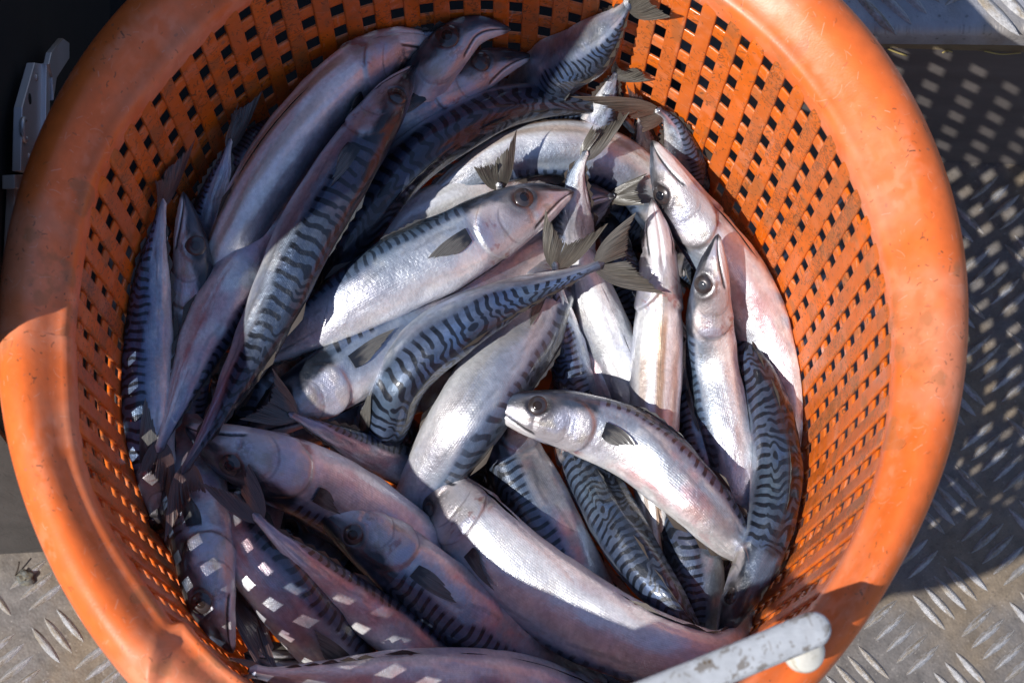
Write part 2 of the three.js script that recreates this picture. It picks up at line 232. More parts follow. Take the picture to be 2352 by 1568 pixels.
{ // carrying handle: a flattened white bar lying over the rim, round-ended, on a button
  const hTex = (() => { const W = 512, H = 128, grit = strokes(W, H, 500, 90, { len: [1, 9], wid: [0.5, 1.6] }); return texture(W, H, (x, y) => { const u = x / W, v = y / H, d = smooth(0.50, 0.66, fbm(u * 14, v * 5, 5, 14, 5, 3)), f = smooth(0.4, 0.62, fbm(u * 5 + 3, v * 2, 4, 256, 2, 6)), g = fbm(u * 40, v * 12, 3, 40, 12, 5); let c = [0.50, 0.51, 0.52].map(q => q * (0.82 + 0.3 * g)); c = mix3(c, [0.17, 0.135, 0.10], 0.8 * smooth(0.54, 0.66, fbm(u * 30, v * 10, 5, 30, 10, 13)) * f + 0.15 * d * f + 0.6 * grit[y * W + x] * f); return c; }); })();
  const hMat = new THREE.MeshStandardMaterial({ map: hTex, roughness: 0.5, bumpMap: plasticBump, bumpScale: 0.0004 });
  const handle = new THREE.Group(); handle.name = 'handle'; basket.add(handle);
  const A = at(1868, 1446, 0.333), B = at(1330, 1660, 0.338), C2 = at(700, 1860, 0.30); [A, B, C2].forEach(v => v.y += bY);
  const cv = new THREE.CatmullRomCurve3([A, at(1640, 1540, 0.337).setY(0.337 + bY), B, C2]), n = 40, m = 16, upv = new THREE.Vector3(0, 1, 0);
  const g = gridGeometry(n + 6, m, (i, j) => {
    const end = i <= 6, t = end ? 0 : (i - 6) / n, c = cv.getPointAt(t), T = cv.getTangentAt(t), S = new THREE.Vector3().crossVectors(T, upv).normalize(), N = new THREE.Vector3().crossVectors(S, T), a = j / m * 2 * Math.PI;
    let k = 1, back = 0; if (end) { const q = i / 6 * Math.PI / 2; k = Math.sin(q); back = 0.0085 * Math.cos(q); }
    const ca = Math.cos(a), sa = Math.sin(a); c.addScaledVector(T, -back).addScaledVector(S, 0.0087 * k * Math.sign(ca) * Math.pow(Math.abs(ca), 0.75)).addScaledVector(N, 0.0046 * (end ? Math.pow(k, 0.4) : 1) * Math.sign(sa) * Math.pow(Math.abs(sa), 0.6));
    return [c.x, c.y, c.z, (end ? 0.01 * i : 0.06 + t * 1.4), j / m];
  }, true);
  part('grip', g, hMat, handle);
  const knob = new THREE.LatheGeometry([[0.0001, -0.004], [0.008, -0.004], [0.0102, -0.001], [0.0102, 0.0025], [0.0088, 0.0052], [0.005, 0.0066], [0.0001, 0.007]].map(p => new THREE.Vector2(...p)), 28);
  const kp = at(1846, 1496, 0.312); const km = part('button', knob, new THREE.MeshStandardMaterial({ map: texture(128, 128, (x, y) => { const g = fbm(x / 128 * 6, y / 128 * 6, 4, 6, 6, 9), d = smooth(0.55, 0.7, fbm(x / 128 * 4, y / 128 * 4, 4, 4, 4, 2)); return mix3([0.66, 0.63, 0.55], [0.30, 0.26, 0.16], d * 0.7).map(q => q * (0.8 + 0.35 * g)); }), roughness: 0.55 }), handle);
  km.position.set(kp.x, kp.y + bY, kp.z); km.rotation.set(0.25, 0, -0.2);
  const pin = new THREE.CylinderGeometry(0.0045, 0.005, 0.03, 18); part('pin', pin, hMat, handle).position.set(kp.x, kp.y + bY - 0.012, kp.z);
}

/* ------------------------------------------------------------------ mackerel skins */
function maze(seed) {                                       // spots that grow into wavy bars: short-range growth, longer-range inhibition
  const W = 512, H = 256, r = rng(seed); let a = new Float32Array(W * H); for (let i = 0; i < a.length; i++) a[i] = r() - 0.5 + 0.2 * Math.sin((i % W) / W * 6.283 * 40);
  const blur = (src, n, horizontal) => { const o = new Float32Array(W * H), L = horizontal ? W : H, M = horizontal ? H : W, si = horizontal ? 1 : W, sj = horizontal ? W : 1; for (let j = 0; j < M; j++) { let s = 0; for (let k = -n; k <= n; k++) s += src[j * sj + ((k + L) % L) * si]; for (let i = 0; i < L; i++) { o[j * sj + i * si] = s / (2 * n + 1); s += src[j * sj + ((i + n + 1) % L) * si] - src[j * sj + ((i - n + L) % L) * si]; } } return o; };
  const soft = (s, nx, ny) => blur(blur(blur(blur(s, nx, true), ny, false), nx, true), ny, false);
  for (let it = 0; it < 16; it++) { const p = soft(a, 1, 2), q = soft(a, 4, 6), o = new Float32Array(W * H); for (let i = 0; i < o.length; i++) o[i] = Math.tanh(9 * (p[i] - q[i]) + 0.25 * p[i] + 0.02); a = o; }
  return soft(a, 1, 1);
}
const MAZES = [maze(1), maze(2), maze(3)];
function mazeAt(m, u, v) { const x = u * 512, y = v * 256, xi = Math.floor(x), yi = Math.floor(y), fx = x - xi, fy = y - yi, g = (i, j) => MAZES[m][(((j % 256) + 256) % 256) * 512 + (((i % 512) + 512) % 512)]; return lerp(lerp(g(xi, yi), g(xi + 1, yi), fx), lerp(g(xi, yi + 1), g(xi + 1, yi + 1), fx), fy); }
// u: 0 snout .. 0.25 gill edge .. 1 tail fork;  v: 0.5 along the back, 0 and 1 along the belly
function skin(seed, { m = 0, pink = 0.5, tan = 0, blue = 0.5, low = 70, dim = 1, bs = 1, gd = 1, mask = 0 }) {
  const W = 1024, H = 512;
  return texture(W, H, (x, y) => {
    const u = x / W, v = y / H, a = Math.abs(v - 0.5) * 360, side = v > 0.5 ? 1 : 0;
    const n1 = fbm(u * 10, v * 6, 4, 256, 6, seed), n2 = fbm(u * 26, v * 14, 4, 256, 14, seed + 5), n3 = fbm(u * 5 + 2, v * 3, 3, 256, 3, seed + 9), fine = fbm(u * 150, v * 56, 2, 256, 56, seed + 13), fl = LAT[(x * 57 + y * 797 + seed * 31) & 65535];
    // belly and flank
    let silver = mix3([0.30, 0.36, 0.45], [0.88, 0.88, 0.885], smooth(low + 2, low + 74, a + 44 * (n3 - 0.5) + 18 * (n2 - 0.5)));
    silver = mix3(silver, [0.64, 0.36, 0.38], pink * 0.9 * smooth(0.50, 0.78, n1) * smooth(178, 120, a));
    silver = mix3(silver, [0.34, 0.38, 0.58], blue * smooth(0.48, 0.8, fbm(u * 8 + 40, v * 6, 4, 256, 6, seed + 17)) * 0.7);
    silver = mix3(silver, [0.78, 0.73, 0.62], 0.25 * smooth(0.5, 0.8, n2));
    if (tan) silver = mix3(silver, [0.42, 0.22, 0.09], tan * 0.8 * smooth(166, 176, a + 7 * (n2 - 0.5)) * smooth(0.2, 0.3, u) + tan * 0.5 * smooth(128, 140, a + 16 * (n1 - 0.5)) * smooth(160, 146, a) * smooth(0.28, 0.4, u));
    let c = silver.map(q => q * (0.80 + 0.30 * n2 + 0.14 * (fine - 0.5) * 2));
    // the back: blue-green ground under dark wavy bars that end raggedly above the flank
    const edge = low + 16 * (n1 - 0.5) * 2 - 26 * smooth(0.7, 0.97, u), zone = smooth(edge + 9, edge - 12, a);
    let ground = mix3([0.014, 0.026, 0.055], [0.10, 0.15, 0.265], smooth(5, edge, a + 24 * (n2 - 0.5))).map(q => q * gd); ground = mix3(ground, [0.03 * gd, 0.09 * gd, 0.24 * gd], 0.7 * blue * smooth(0.5, 0.72, fbm(u * 12 + 9, v * 8, 4, 256, 8, seed + 29))); ground = mix3(ground, [0.06 * gd, 0.11 * gd, 0.11 * gd], 0.28 * smooth(0.5, 0.75, n3));
    c = mix3(c, ground.map(q => q * (0.8 + 0.4 * fine)), zone * 0.92);
    const lat = (Math.sin(6.283 * (u * 38 + 0.9 * (fbm(u * 9, v * 7, 3, 256, 7, seed + 51) - 0.5)) + 0.5 * Math.sin(a / 9 + u * 20)) - 0.12 + 0.5 * (fbm(u * 20, v * 9, 2, 256, 9, seed + 57) - 0.5)) * 0.8, mz = mazeAt(m, u + 0.075 * (fbm(u * 18, v * 12, 2, 256, 12, seed + 41) - 0.5), v + 0.10 * (fbm(u * 16, v * 9, 2, 256, 9, seed + 47) - 0.5)), bars = lerp(mz, lat, smooth(low * 0.3, low * 0.54, a)), bz = smooth(edge + 14 * (n2 - 0.3), edge - 6, a + (side ? 3 : 0));
    c = mix3(c, [0.006, 0.009, 0.016], smooth(0.0, 0.34, bars) * bz * smooth(0.20, 0.26, u) * smooth(0.985, 0.93, u) * 0.95 * bs * lerp(1, smooth(0.2, 0.5, n2), 0.5 * smooth(edge - 30, edge, a)));
    c = mix3(c, [0.025, 0.03, 0.04], 0.55 * smooth(9, 2, a) * smooth(0.2, 0.27, u));                                          // the dark line of the back
    c = mix3(c, [0.16, 0.18, 0.22], 0.45 * smooth(6, 1, Math.abs(a - edge - 18 + 8 * (n3 - 0.5))) * smooth(0.45, 0.62, n2) * smooth(0.26, 0.3, u)); // broken smudges below the bars
    c = mix3(c, [0.05, 0.06, 0.085], smooth(0.93, 1.0, u) * smooth(120, 70, a) * 0.7);
    // the head: dark crown, silver cheek, pale jaw, dark lips
    const hd = smooth(0.262, 0.235, u + 0.018 * (n2 - 0.5));
    if (hd > 0) {
      let cheek = mix3([0.50, 0.48, 0.50], [0.62, 0.55, 0.54], smooth(0.4, 0.7, n1)); cheek = mix3(cheek, [0.34, 0.30, 0.22], 0.55 * smooth(0.55, 0.75, n2)); cheek = mix3(cheek, [0.42, 0.46, 0.62], 0.5 * smooth(0.5, 0.7, fbm(u * 30, v * 8, 3, 256, 8, seed + 23)));
      const crownEdge = lerp(66, 52, smooth(0.02, 0.2, u)) + 26 * mask + 14 * (n2 - 0.5) * 2; let h = mix3(cheek, mix3([0.015, 0.02, 0.03], [0.055, 0.07, 0.10], smooth(0.4, 0.65, n1)), smooth(crownEdge + 12, crownEdge - 8, a));
      h = mix3(h, [0.12, 0.16, 0.24], 0.6 * smooth(0.5, 0.68, n1) * smooth(60, 30, a));
      const am = 88 + 400 * u, jaw = smooth(am + 2, am + 9, a) * smooth(0.132, 0.116, u); h = mix3(h, [0.82, 0.80, 0.80], jaw * 0.9);
      const mouth = smooth(6.5 + 24 * smooth(0.02, 0, u), 2, Math.abs(a - am)) * smooth(0.128, 0.118, u); h = mix3(h, [0.012, 0.012, 0.016], mouth * 0.9);
      h = mix3(h, [0.015, 0.016, 0.022], smooth(0.020, 0.006, u + 0.006 * (n2 - 0.5)) * 0.85);                                     // black tip of the jaws
      const de = Math.hypot((u - 0.118) * 620, (a - 66) * 1.0); h = mix3(h, [0.15, 0.145, 0.155], 0.75 * smooth(40, 22, de + 12 * (n2 - 0.5))); h = mix3(h, [0.03, 0.027, 0.03], 0.85 * smooth(24, 15, de + 6 * (n2 - 0.5)));
      h = mix3(h, [0.10, 0.08, 0.07], 0.35 * smooth(0.50, 0.58, fine) * smooth(0.10, 0.115, u) * smooth(0.16, 0.13, u) * smooth(80, 95, a) * smooth(140, 115, a));
      const go = 0.25 - 0.052 * Math.pow((a - 95) / 60, 2) * (a > 95 ? 0.55 : 1.3); h = mix3(h, [0.30, 0.17, 0.13], 0.5 * smooth(0.003, 0.0006, Math.abs(u - go)) * smooth(0.3, 0.6, n1) * smooth(40, 60, a));
      h = mix3(h, [0.22, 0.20, 0.22], 0.55 * smooth(0.004, 0.001, Math.abs(u - go + 0.058 + 0.006 * (n2 - 0.5))) * smooth(60, 75, a) * smooth(160, 140, a));
      h = mix3(h, [0.26, 0.05, 0.045], 0.6 * smooth(0.60, 0.72, fbm(u * 34, v * 12, 4, 256, 12, seed + 61)) * smooth(0.15, 0.22, u) * smooth(60, 90, a));
      c = mix3(c, h.map(q => q * (0.9 + 0.2 * fine)), hd);
    }
    c = mix3(c, [0.16, 0.05, 0.035], 0.85 * smooth(1.0, 0.6, Math.hypot((u - 0.605) / 0.007, (180 - a) / 5)));                           // the vent
    return c.map(q => q * dim * (0.94 + 0.12 * fl));
  });
}
const skinOrm = texture(512, 256, (x, y) => { const u = x / 512, v = y / 256, a = Math.abs(v - 0.5) * 360, n = fbm(u * 16, v * 9, 4, 16, 9, 31); return [0, lerp(0.31, 0.47, n) - 0.05 * smooth(80, 40, a), lerp(0.25, 0.82, smooth(45, 85, a)) * lerp(1, 0.42, smooth(90, 160, a)) * lerp(0.65, 1.15, n) * smooth(0.0, 0.26, u + 0.12)]; }, { srgb: false });
const scaleBump = (() => { const N = 512; return texture(N, N, (x, y) => { const cx = 40, cy = 34, gy = y / N * cy, row = Math.floor(gy), gx = x / N * cx + (row % 2) * 0.5, fx = gx - Math.floor(gx) - 0.5, fy = gy - row - 0.5, s = Math.sqrt(Math.max(0, 1 - 2.6 * (fx * fx + fy * fy))), n = fbm(x / N * 24, y / N * 24, 4, 24, 24, 44), k = LAT[((Math.floor(gx) % cx) * 37 + row * 411) & 65535], w = 0.35 * s * (0.5 + 0.5 * k) + 0.65 * n; return [w, w, w]; }, { srgb: false, repeat: [6, 3] }); })();
const SKINS = [
  { m: 0, pink: 0.14, tan: 0, blue: 0.5, low: 54, bs: 0.8 }, { m: 1, pink: 0.4, tan: 0.15, blue: 0.8, low: 66, gd: 0.8, mask: 0.8 }, { m: 2, pink: 0.95, tan: 0.2, blue: 0.5, low: 48, mask: 0.6 },
  { m: 0, pink: 0.12, tan: 1, blue: 0.2, low: 54, bs: 0.8 }, { m: 1, pink: 0.35, tan: 0.1, blue: 0.8, low: 88, gd: 0.42, mask: 0.8 }, { m: 2, pink: 0.25, tan: 0.1, blue: 0.6, low: 88, gd: 1.05 },
  { m: 1, pink: 0.85, tan: 0.2, blue: 1.0, low: 66, dim: 0.93, gd: 0.6, mask: 0.8 }, { m: 2, pink: 0.9, tan: 0.6, blue: 0.6, low: 74, dim: 0.92, gd: 0.8, mask: 0.5 }, { m: 0, pink: 0.8, tan: 0, blue: 0.8, low: 96, dim: 0.92, gd: 0.42, mask: 1 }, { m: 1, pink: 0.4, tan: 0.2, blue: 0.7, low: 88, gd: 0.8, mask: 0.5 },
].map((o, i) => new THREE.MeshPhysicalMaterial({ map: skin(201 + i * 40, o), roughnessMap: skinOrm, metalnessMap: skinOrm, roughness: 1, metalness: 1, bumpMap: scaleBump, bumpScale: 0.00030, clearcoat: 0.6, clearcoatRoughness: 0.06 }));

const finTex = (s, a, b) => texture(256, 128, (x, y) => { const u = x / 256, v = y / 128, st = 0.5 + 0.5 * Math.sin((u * 24 + 0.6 * (fbm(u * 9, v * 4, 3, 9, 4, s) - 0.5)) * 6.283), n = fbm(u * 60, v * 5, 3, 60, 5, s + 2); const e = fbm(u * 10, v * 3, 3, 10, 3, s + 5); return mix3(a, b, clamp(0.55 * st * st + 0.6 * n - 0.25 + 0.3 * (e - 0.5))); });
const finMat = (s, a, b) => new THREE.MeshPhysicalMaterial({ map: finTex(s, a, b), roughness: 0.42, clearcoat: 0.5, clearcoatRoughness: 0.2, transmission: 0.28, thickness: 0, side: THREE.DoubleSide });
const FINS = [finMat(3, [0.05, 0.044, 0.036], [0.27, 0.245, 0.20]), finMat(7, [0.055, 0.030, 0.027], [0.27, 0.15, 0.125]), finMat(11, [0.035, 0.036, 0.038], [0.24, 0.235, 0.225])];
const breastTex = texture(128, 128, (x, y) => { const u = x / 128, v = y / 128, st = 0.5 + 0.5 * Math.sin((u * 15 + 0.5 * (fbm(u * 7, v * 4, 3, 7, 4, 5) - 0.5)) * 6.283), n = fbm(u * 40, v * 5, 3, 40, 5, 9), dark = smooth(0.5, 0.12, v + 0.35 * (fbm(u * 5, v * 5, 3, 5, 5, 15) - 0.5)); return mix3(mix3([0.06, 0.058, 0.055], [0.27, 0.26, 0.235], clamp(0.5 * st + 0.6 * n - 0.15)), [0.018, 0.02, 0.026], dark); });
const breastMat = new THREE.MeshPhysicalMaterial({ map: breastTex, roughness: 0.4, clearcoat: 0.5, clearcoatRoughness: 0.15, transmission: 0.3, thickness: 0, side: THREE.DoubleSide });
const finletMat = new THREE.MeshPhysicalMaterial({ color: new THREE.Color(0.07, 0.055, 0.045), roughness: 0.45, transmission: 0.15, thickness: 0, side: THREE.DoubleSide });
const eyeMats = [[0.50, 0.33, 0.15], [0.36, 0.20, 0.10], [0.48, 0.42, 0.30]].map((gold, q) => new THREE.MeshPhysicalMaterial({ map: texture(128, 64, (x, y) => { const k = y / 64 * 3.1416, u = x / 128, n = fbm(u * 12, y / 8, 3, 12, 256, 8 + q * 5), m = fbm(u * 4, y / 20, 3, 4, 256, 3 + q); let c = mix3([0.03, 0.03, 0.035], gold, smooth(0.60, 0.68, k + 0.12 * (n - 0.5)) * smooth(0.2, 0.55, m)); c = mix3(c, [0.16, 0.10, 0.075], smooth(0.74, 0.90, k + 0.3 * (n - 0.5))); c = mix3(c, [0.055, 0.045, 0.045], smooth(0.98, 1.2, k + 0.4 * (n - 0.5))); return c.map(v => v * (0.6 + 0.8 * n)); }), roughness: 0.28, metalness: 0.35, clearcoat: 1, clearcoatRoughness: 0.04 }));
const pupilMats = [[0.010, 0.012, 0.018], [0.05, 0.055, 0.065], [0.025, 0.017, 0.014]].map(c => new THREE.MeshPhysicalMaterial({ color: new THREE.Color(...c), roughness: 0.1, specularIntensity: 0.6, clearcoat: 0.3, clearcoatRoughness: 0.04 }));

/* ------------------------------------------------------------------ one mackerel, laid along a path */
const HALF = [[0, 0.02], [0.006, 0.11], [0.014, 0.175], [0.03, 0.285], [0.06, 0.475], [0.10, 0.645], [0.15, 0.78], [0.20, 0.865], [0.25, 0.92], [0.32, 0.97], [0.40, 1.0], [0.50, 0.99], [0.60, 0.92], [0.70, 0.78], [0.80, 0.56], [0.88, 0.355], [0.94, 0.215], [0.97, 0.165], [0.987, 0.165], [1.0, 0.05]];
function half(q) { let i = 1; while (i < HALF.length - 1 && HALF[i][0] < q) i++; const p = k => HALF[clamp(k, 0, HALF.length - 1)][1], t = (q - HALF[i - 1][0]) / (HALF[i][0] - HALF[i - 1][0]); const a = p(i - 2), b = p(i - 1), c = p(i), d = p(i + 1), m0 = (c - a) / 2, m1 = (d - b) / 2; return (2 * t * t * t - 3 * t * t + 1) * b + (t * t * t - 2 * t * t + t) * m0 + (-2 * t * t * t + 3 * t * t) * c + (t * t * t - t * t) * m1; }
const VIEW = CAM.clone().sub(new THREE.Vector3(0, 0.1, 0)).normalize();
const pile = (x, y) => 0.10 + (x < 1150 ? 0.065 * (1150 - x) / 850 : -0.02 * (x - 1150) / 600) + (y < 800 ? 0.05 * (800 - y) / 650 : 0) - 0.03 * smooth(900, 1120, y) * smooth(560, 860, x) * smooth(1600, 1330, x);
function inside(p, gap) {                                    // keeps a point within the basket wall: soft fish flatten against it
  if (p.y > 0.262) return p; const r = Math.hypot(p.x, p.z), m = wallR(Math.atan2(p.z, p.x), p.y) - gap; if (r > m) { p.x *= m / r; p.z *= m / r; } return p;
}
const spot = ([x, y, d]) => inside(at(x, y, pile(x, y) + d / 1000), 0.005);
const QS = (() => { const a = []; for (let q = 0; q < 0.04; q += 0.0035) a.push(q); for (let q = 0.04; q < 0.275; q += 0.0052) a.push(q); for (let q = 0.275; q < 1.0001; q += 0.0127) a.push(Math.min(q, 1)); a[a.length - 1] = 0.987; a.push(0.994, 0.998, 1); return a; })();
const NV = 84;
function lobe(base, edge, tip, notch, bend, seed) {          // one half of the tail: rays fan from the root out to a ragged, hollow trailing edge
  const r = rng(seed), n1 = 8, n2 = 44, L = tip.distanceTo(edge), out = edge.clone().sub(base).normalize(), nrm = new THREE.Vector3().crossVectors(tip.clone().sub(edge), notch.clone().sub(base)).normalize(), inward = notch.clone().lerp(tip, 0.5).sub(base.clone().lerp(edge, 0.5)).normalize();
  const jit = Array.from({ length: n2 + 1 }, () => r()), split = Math.floor(n2 * (0.3 + 0.4 * r()));
  return gridGeometry(n1, n2, (i, j) => {
    const t = i / n1, k = j / n2, root = edge.clone().lerp(base, k), end = tip.clone().lerp(notch, Math.pow(k, 0.85)).addScaledVector(inward, -0.03 * L * Math.sin(Math.PI * k));
    const d = end.clone().sub(root), len = d.length(); end.addScaledVector(d.normalize(), -(0.13 * jit[j] + (j % 3 === 0 ? 0.05 : 0) + (Math.abs(j - split) < 1 ? 0.16 : 0)) * len * smooth(0, 0.12, k));
    const p = root.lerp(end, t).addScaledVector(out, 0.10 * L * Math.sin(Math.PI * Math.pow(t, 0.75)) * (1 - k) * (1 - 0.3 * t));
    p.addScaledVector(nrm, bend * L * t * t + 0.00012 * Math.sin(k * 80 + seed) * t + 0.0014 * Math.sin(k * 4 + t * 3 + seed) * t);
    return [p.x, p.y, p.z, k, t];
  });
}
let fishSeed = 500;
function mackerel(label, { dorsal, roll = 0, roll2 = roll, hw, v = 0, path, tips = null, fin = 0, hl = 258, pec = true, wide = 0.82, group = 'mackerel heaped in the orange basket', name = 'mackerel', open = 0 }) {
  const seed = fishSeed++, r = rng(seed), pts = path.map(spot), cv = new THREE.CatmullRomCurve3(pts, false, 'centripetal'); cv.arcLengthDivisions = 400;
  const L = cv.getLength(), mid = cv.getPointAt(0.45), depth = CAM.clone().sub(mid).dot(BACK), R = hw * depth / FPX, sH = clamp(hl * depth / FPX / L, 0.18, 0.42);
  const S = q => q < 0.25 ? q / 0.25 * sH : sH + (q - 0.25) / 0.75 * (1 - sH);
  const want = RIGHT.clone().multiplyScalar(dorsal[0]).addScaledVector(UP, -dorsal[1]);
  const T0 = cv.getTangentAt(0.5), sgn = new THREE.Vector3().crossVectors(T0, VIEW).dot(want) >= 0 ? 1 : -1;
  const frame = q => { const s = S(q), T = cv.getTangentAt(s), side = new THREE.Vector3().crossVectors(T, VIEW).normalize().multiplyScalar(sgn), out = new THREE.Vector3().crossVectors(side, T).normalize(); if (out.dot(VIEW) < 0) out.negate(); const a = lerp(roll, roll2, smooth(0.2, 0.9, q)) * Math.PI / 180; const D = side.clone().multiplyScalar(Math.cos(a)).addScaledVector(out, Math.sin(a)), N = new THREE.Vector3().crossVectors(T, D).normalize(); if (N.dot(out.clone().multiplyScalar(Math.cos(a)).addScaledVector(side, -Math.sin(a))) < 0) N.negate(); return { C: cv.getPointAt(s), T, D, N }; };
  const o = thing(name, label, 'fish', mid, group), nx = r() * 90, ny = r() * 90;
  const eyeQ = 0.118, eyeA = 66, HLm = sH * L;
  const surf = (q, th, F) => {                                // th: 0 along the back, +90 on the side that N points to
    const a = Math.abs(th), h = half(q) * R, wq = wide * lerp(0.92, 1, smooth(0.02, 0.25, q)) * lerp(1, 0.78, smooth(0.72, 0.95, q)) * lerp(1, 1.25, smooth(0.95, 0.985, q)), c = Math.cos(th * Math.PI / 180), s = Math.sin(th * Math.PI / 180);
    const ex = 0.92; let x = Math.sign(s) * Math.pow(Math.abs(s), ex) * h * wq, y = Math.sign(c) * Math.pow(Math.abs(c), ex) * h;
    let d = 0;
    if (q < 0.30) {                                           // relief of the head
      const go = 0.25 - 0.052 * Math.pow((a - 95) / 60, 2) * (a > 95 ? 0.55 : 1.3);
      d += 0.0011 * smooth(go - 0.05, go - 0.004, q) * (1 - smooth(go - 0.003, go + 0.003, q)) * smooth(35, 60, a) * smooth(178, 160, a) - 0.0004 * smooth(go, go + 0.004, q) * smooth(go + 0.03, go + 0.006, q) * smooth(35, 60, a);
      const po = go - 0.06; d -= 0.00035 * Math.exp(-Math.pow((q - po) / 0.004, 2)) * smooth(55, 75, a) * smooth(165, 145, a);
      const am = 88 + 400 * q, dm = (a - am) * Math.PI / 180 * h / 0.0008; d -= (0.0009 + 0.0012 * open) * Math.exp(-dm * dm) * smooth(0.128, 0.112, q);
      d += 0.0004 * smooth(14, 2, Math.abs(a - am - 9)) * smooth(0.125, 0.105, q) + 0.0005 * smooth(12, 2, Math.abs(a - am + 10)) * smooth(0.118, 0.10, q) * smooth(0.02, 0.05, q);
      d -= 0.0008 * Math.exp(-Math.pow((q - 0.116) / 0.004, 2)) * smooth(80, 95, a) * smooth(135, 115, a);                              // back edge of the upper jaw
      d -= 0.0011 * smooth(7, 1, 180 - a) * smooth(0.17, 0.14, q) * smooth(0.01, 0.03, q);                                             // groove between the lower jaws
      const de = Math.hypot((q - eyeQ) / 0.25 * HLm, (a - eyeA) * Math.PI / 180 * h) / (0.112 * HLm); d += 0.0007 * Math.exp(-Math.pow((de - 1.0) / 0.2, 2)) - 0.0010 * smooth(0.9, 0.5, de);
    }
    d += (0.0022 * (noise(q * 7 + nx, th / 46 + ny) - 0.5) + 0.0009 * (noise(q * 22 + ny, th / 18 + nx) - 0.5) - 0.0004 * smooth(0.07, 0, Math.abs(noise(q * 5 + ny, th / 26 + nx) - 0.5)) * smooth(70, 110, a)) * smooth(0.02, 0.3, q) * smooth(1, 0.85, q);
    d += 0.0011 * smooth(7, 0, a) * smooth(0.28, 0.36, q) * smooth(0.56, 0.5, q);                                                       // the folded fin's ridge
    const k = 1 + d / Math.max(0.004, Math.hypot(x, y)); x *= k; y *= k;
    return F.C.clone().addScaledVector(F.D, y).addScaledVector(F.N, x).sub(mid);
  };
  const Fs = QS.map(frame);
  const g = gridGeometry(QS.length - 1, NV, (i, j) => { const th = -180 + j / NV * 360, p = inside(surf(QS[i], th, Fs[i]).add(mid), 0.0006).sub(mid); return [p.x, p.y, p.z, QS[i], 0.5 + th / 360]; }, true);
  part('body', g, SKINS[v], o);
  // eyes, set into the sides of the head that can be seen
  const Fe = frame(eyeQ), er = 0.098 * HLm;
  for (const sd of [-1, 1]) {
    const c = surf(eyeQ, sd * eyeA, Fe), e1 = surf(eyeQ + 0.01, sd * eyeA, frame(eyeQ + 0.01)).sub(c), e2 = surf(eyeQ, sd * (eyeA + 6), Fe).sub(c), nn = new THREE.Vector3().crossVectors(e1, e2).normalize(); if (nn.dot(Fe.N) * sd < 0) nn.negate();
    if (nn.dot(VIEW) < -0.05) continue;
    const eye = new THREE.SphereGeometry(er, 28, 18); eye.scale(1, 0.42, 1); const em = part('eye', eye, eyeMats[seed % 3], o); em.position.copy(c).addScaledVector(nn, -er * 0.10); em.quaternion.setFromUnitVectors(new THREE.Vector3(0, 1, 0), nn);
    const pu = new THREE.SphereGeometry(er * 0.50, 22, 12); pu.scale(1, 0.36, 1); part('pupil', pu, pupilMats[(seed * 5 + 1) % 3], em).position.y = er * 0.29;
    if (pec) {                                                // the breast fin, folded back along the flank
      const q0 = 0.275, th0 = 84, len = 0.42 * HLm * (0.9 + 0.3 * r()), dr = (r() - 0.3) * 0.5, lift = 0.0004 + 0.0022 * r();
      const hm = half(0.33) * R, rag = Array.from({ length: 13 }, () => r()); const pg = gridGeometry(9, 12, (i, j) => { const t = i / 9, k = j / 12 - 0.5, q = q0 + (t * len * (1 - 0.50 * (k + 0.5) - 0.12 * rag[j])) / ((1 - sH) * L) * 0.75, th = th0 + (k * (0.0075 + 0.010 * t * (1 - t) - 0.0035 * t) / hm * 57.3 + dr * 26 * t), w = Math.min(1, q), p = surf(w, sd * th, frame(w)), b = frame(w).C.clone().sub(mid); p.addScaledVector(p.clone().sub(b).normalize(), 0.0006 + lift * t * (1 + 0.4 * k) + 0.0003 * Math.sin(k * 48) * t + 0.0009 * Math.exp(-t * 7)); return [p.x, p.y, p.z, k + 0.5, t]; });
      part('breast_fin', pg, breastMat, o);
    }
  }
  // tail fin: two lobes
  const E = frame(1), pedH = half(0.98) * R, base = E.C.clone().sub(mid), TL = 0.036, notch0 = 0;
  const ends = tips ? tips.map(t => spot(t).sub(mid)) : [1, -1].map(k => base.clone().addScaledVector(E.T, TL * 0.62).addScaledVector(E.D, k * TL * 0.66));
  const mean = ends[0].clone().add(ends[ends.length - 1]).multiplyScalar(0.5).sub(base);
  if (mean.length() > 0.004) mean.normalize(); else mean.copy(E.T);
  let axis = ends[0].clone().sub(ends[ends.length - 1]); axis.addScaledVector(mean, -axis.dot(mean)); if (axis.length() < 1e-4) axis = E.D.clone(); axis.normalize();
  ends.forEach((e, i) => { const k = i === 0 ? 1 : -1, td = e.clone().sub(base), tl = td.length(), other = ends[1 - i].clone().sub(base); td.normalize(); const v0 = mean.clone().multiplyScalar(0.0145), al = v0.dot(td), pv = v0.clone().addScaledVector(td, -al), inw = other.addScaledVector(td, -other.dot(td)).normalize(); if (pv.length() < 0.19 * tl || pv.dot(inw) < 0) pv.copy(inw).multiplyScalar(0.19 * tl); const notch = base.clone().addScaledVector(td, Math.max(al, 0.3 * tl)).add(pv); const lg = lobe(base.clone().addScaledVector(E.T, -0.004), base.clone().addScaledVector(axis, k * pedH * 1.2).addScaledVector(E.T, -0.006), e, notch, (r() - 0.5) * 0.25, seed * 3 + i), lp = lg.attributes.position, q = new THREE.Vector3(); for (let n = 0; n < lp.count; n++) { q.fromBufferAttribute(lp, n).add(mid); inside(q, 0.0005 + 0.00002 * (n % 9)).sub(mid); lp.setXYZ(n, q.x, q.y, q.z); } lg.computeVertexNormals(); part('tail_lobe', lg, FINS[fin], o); });
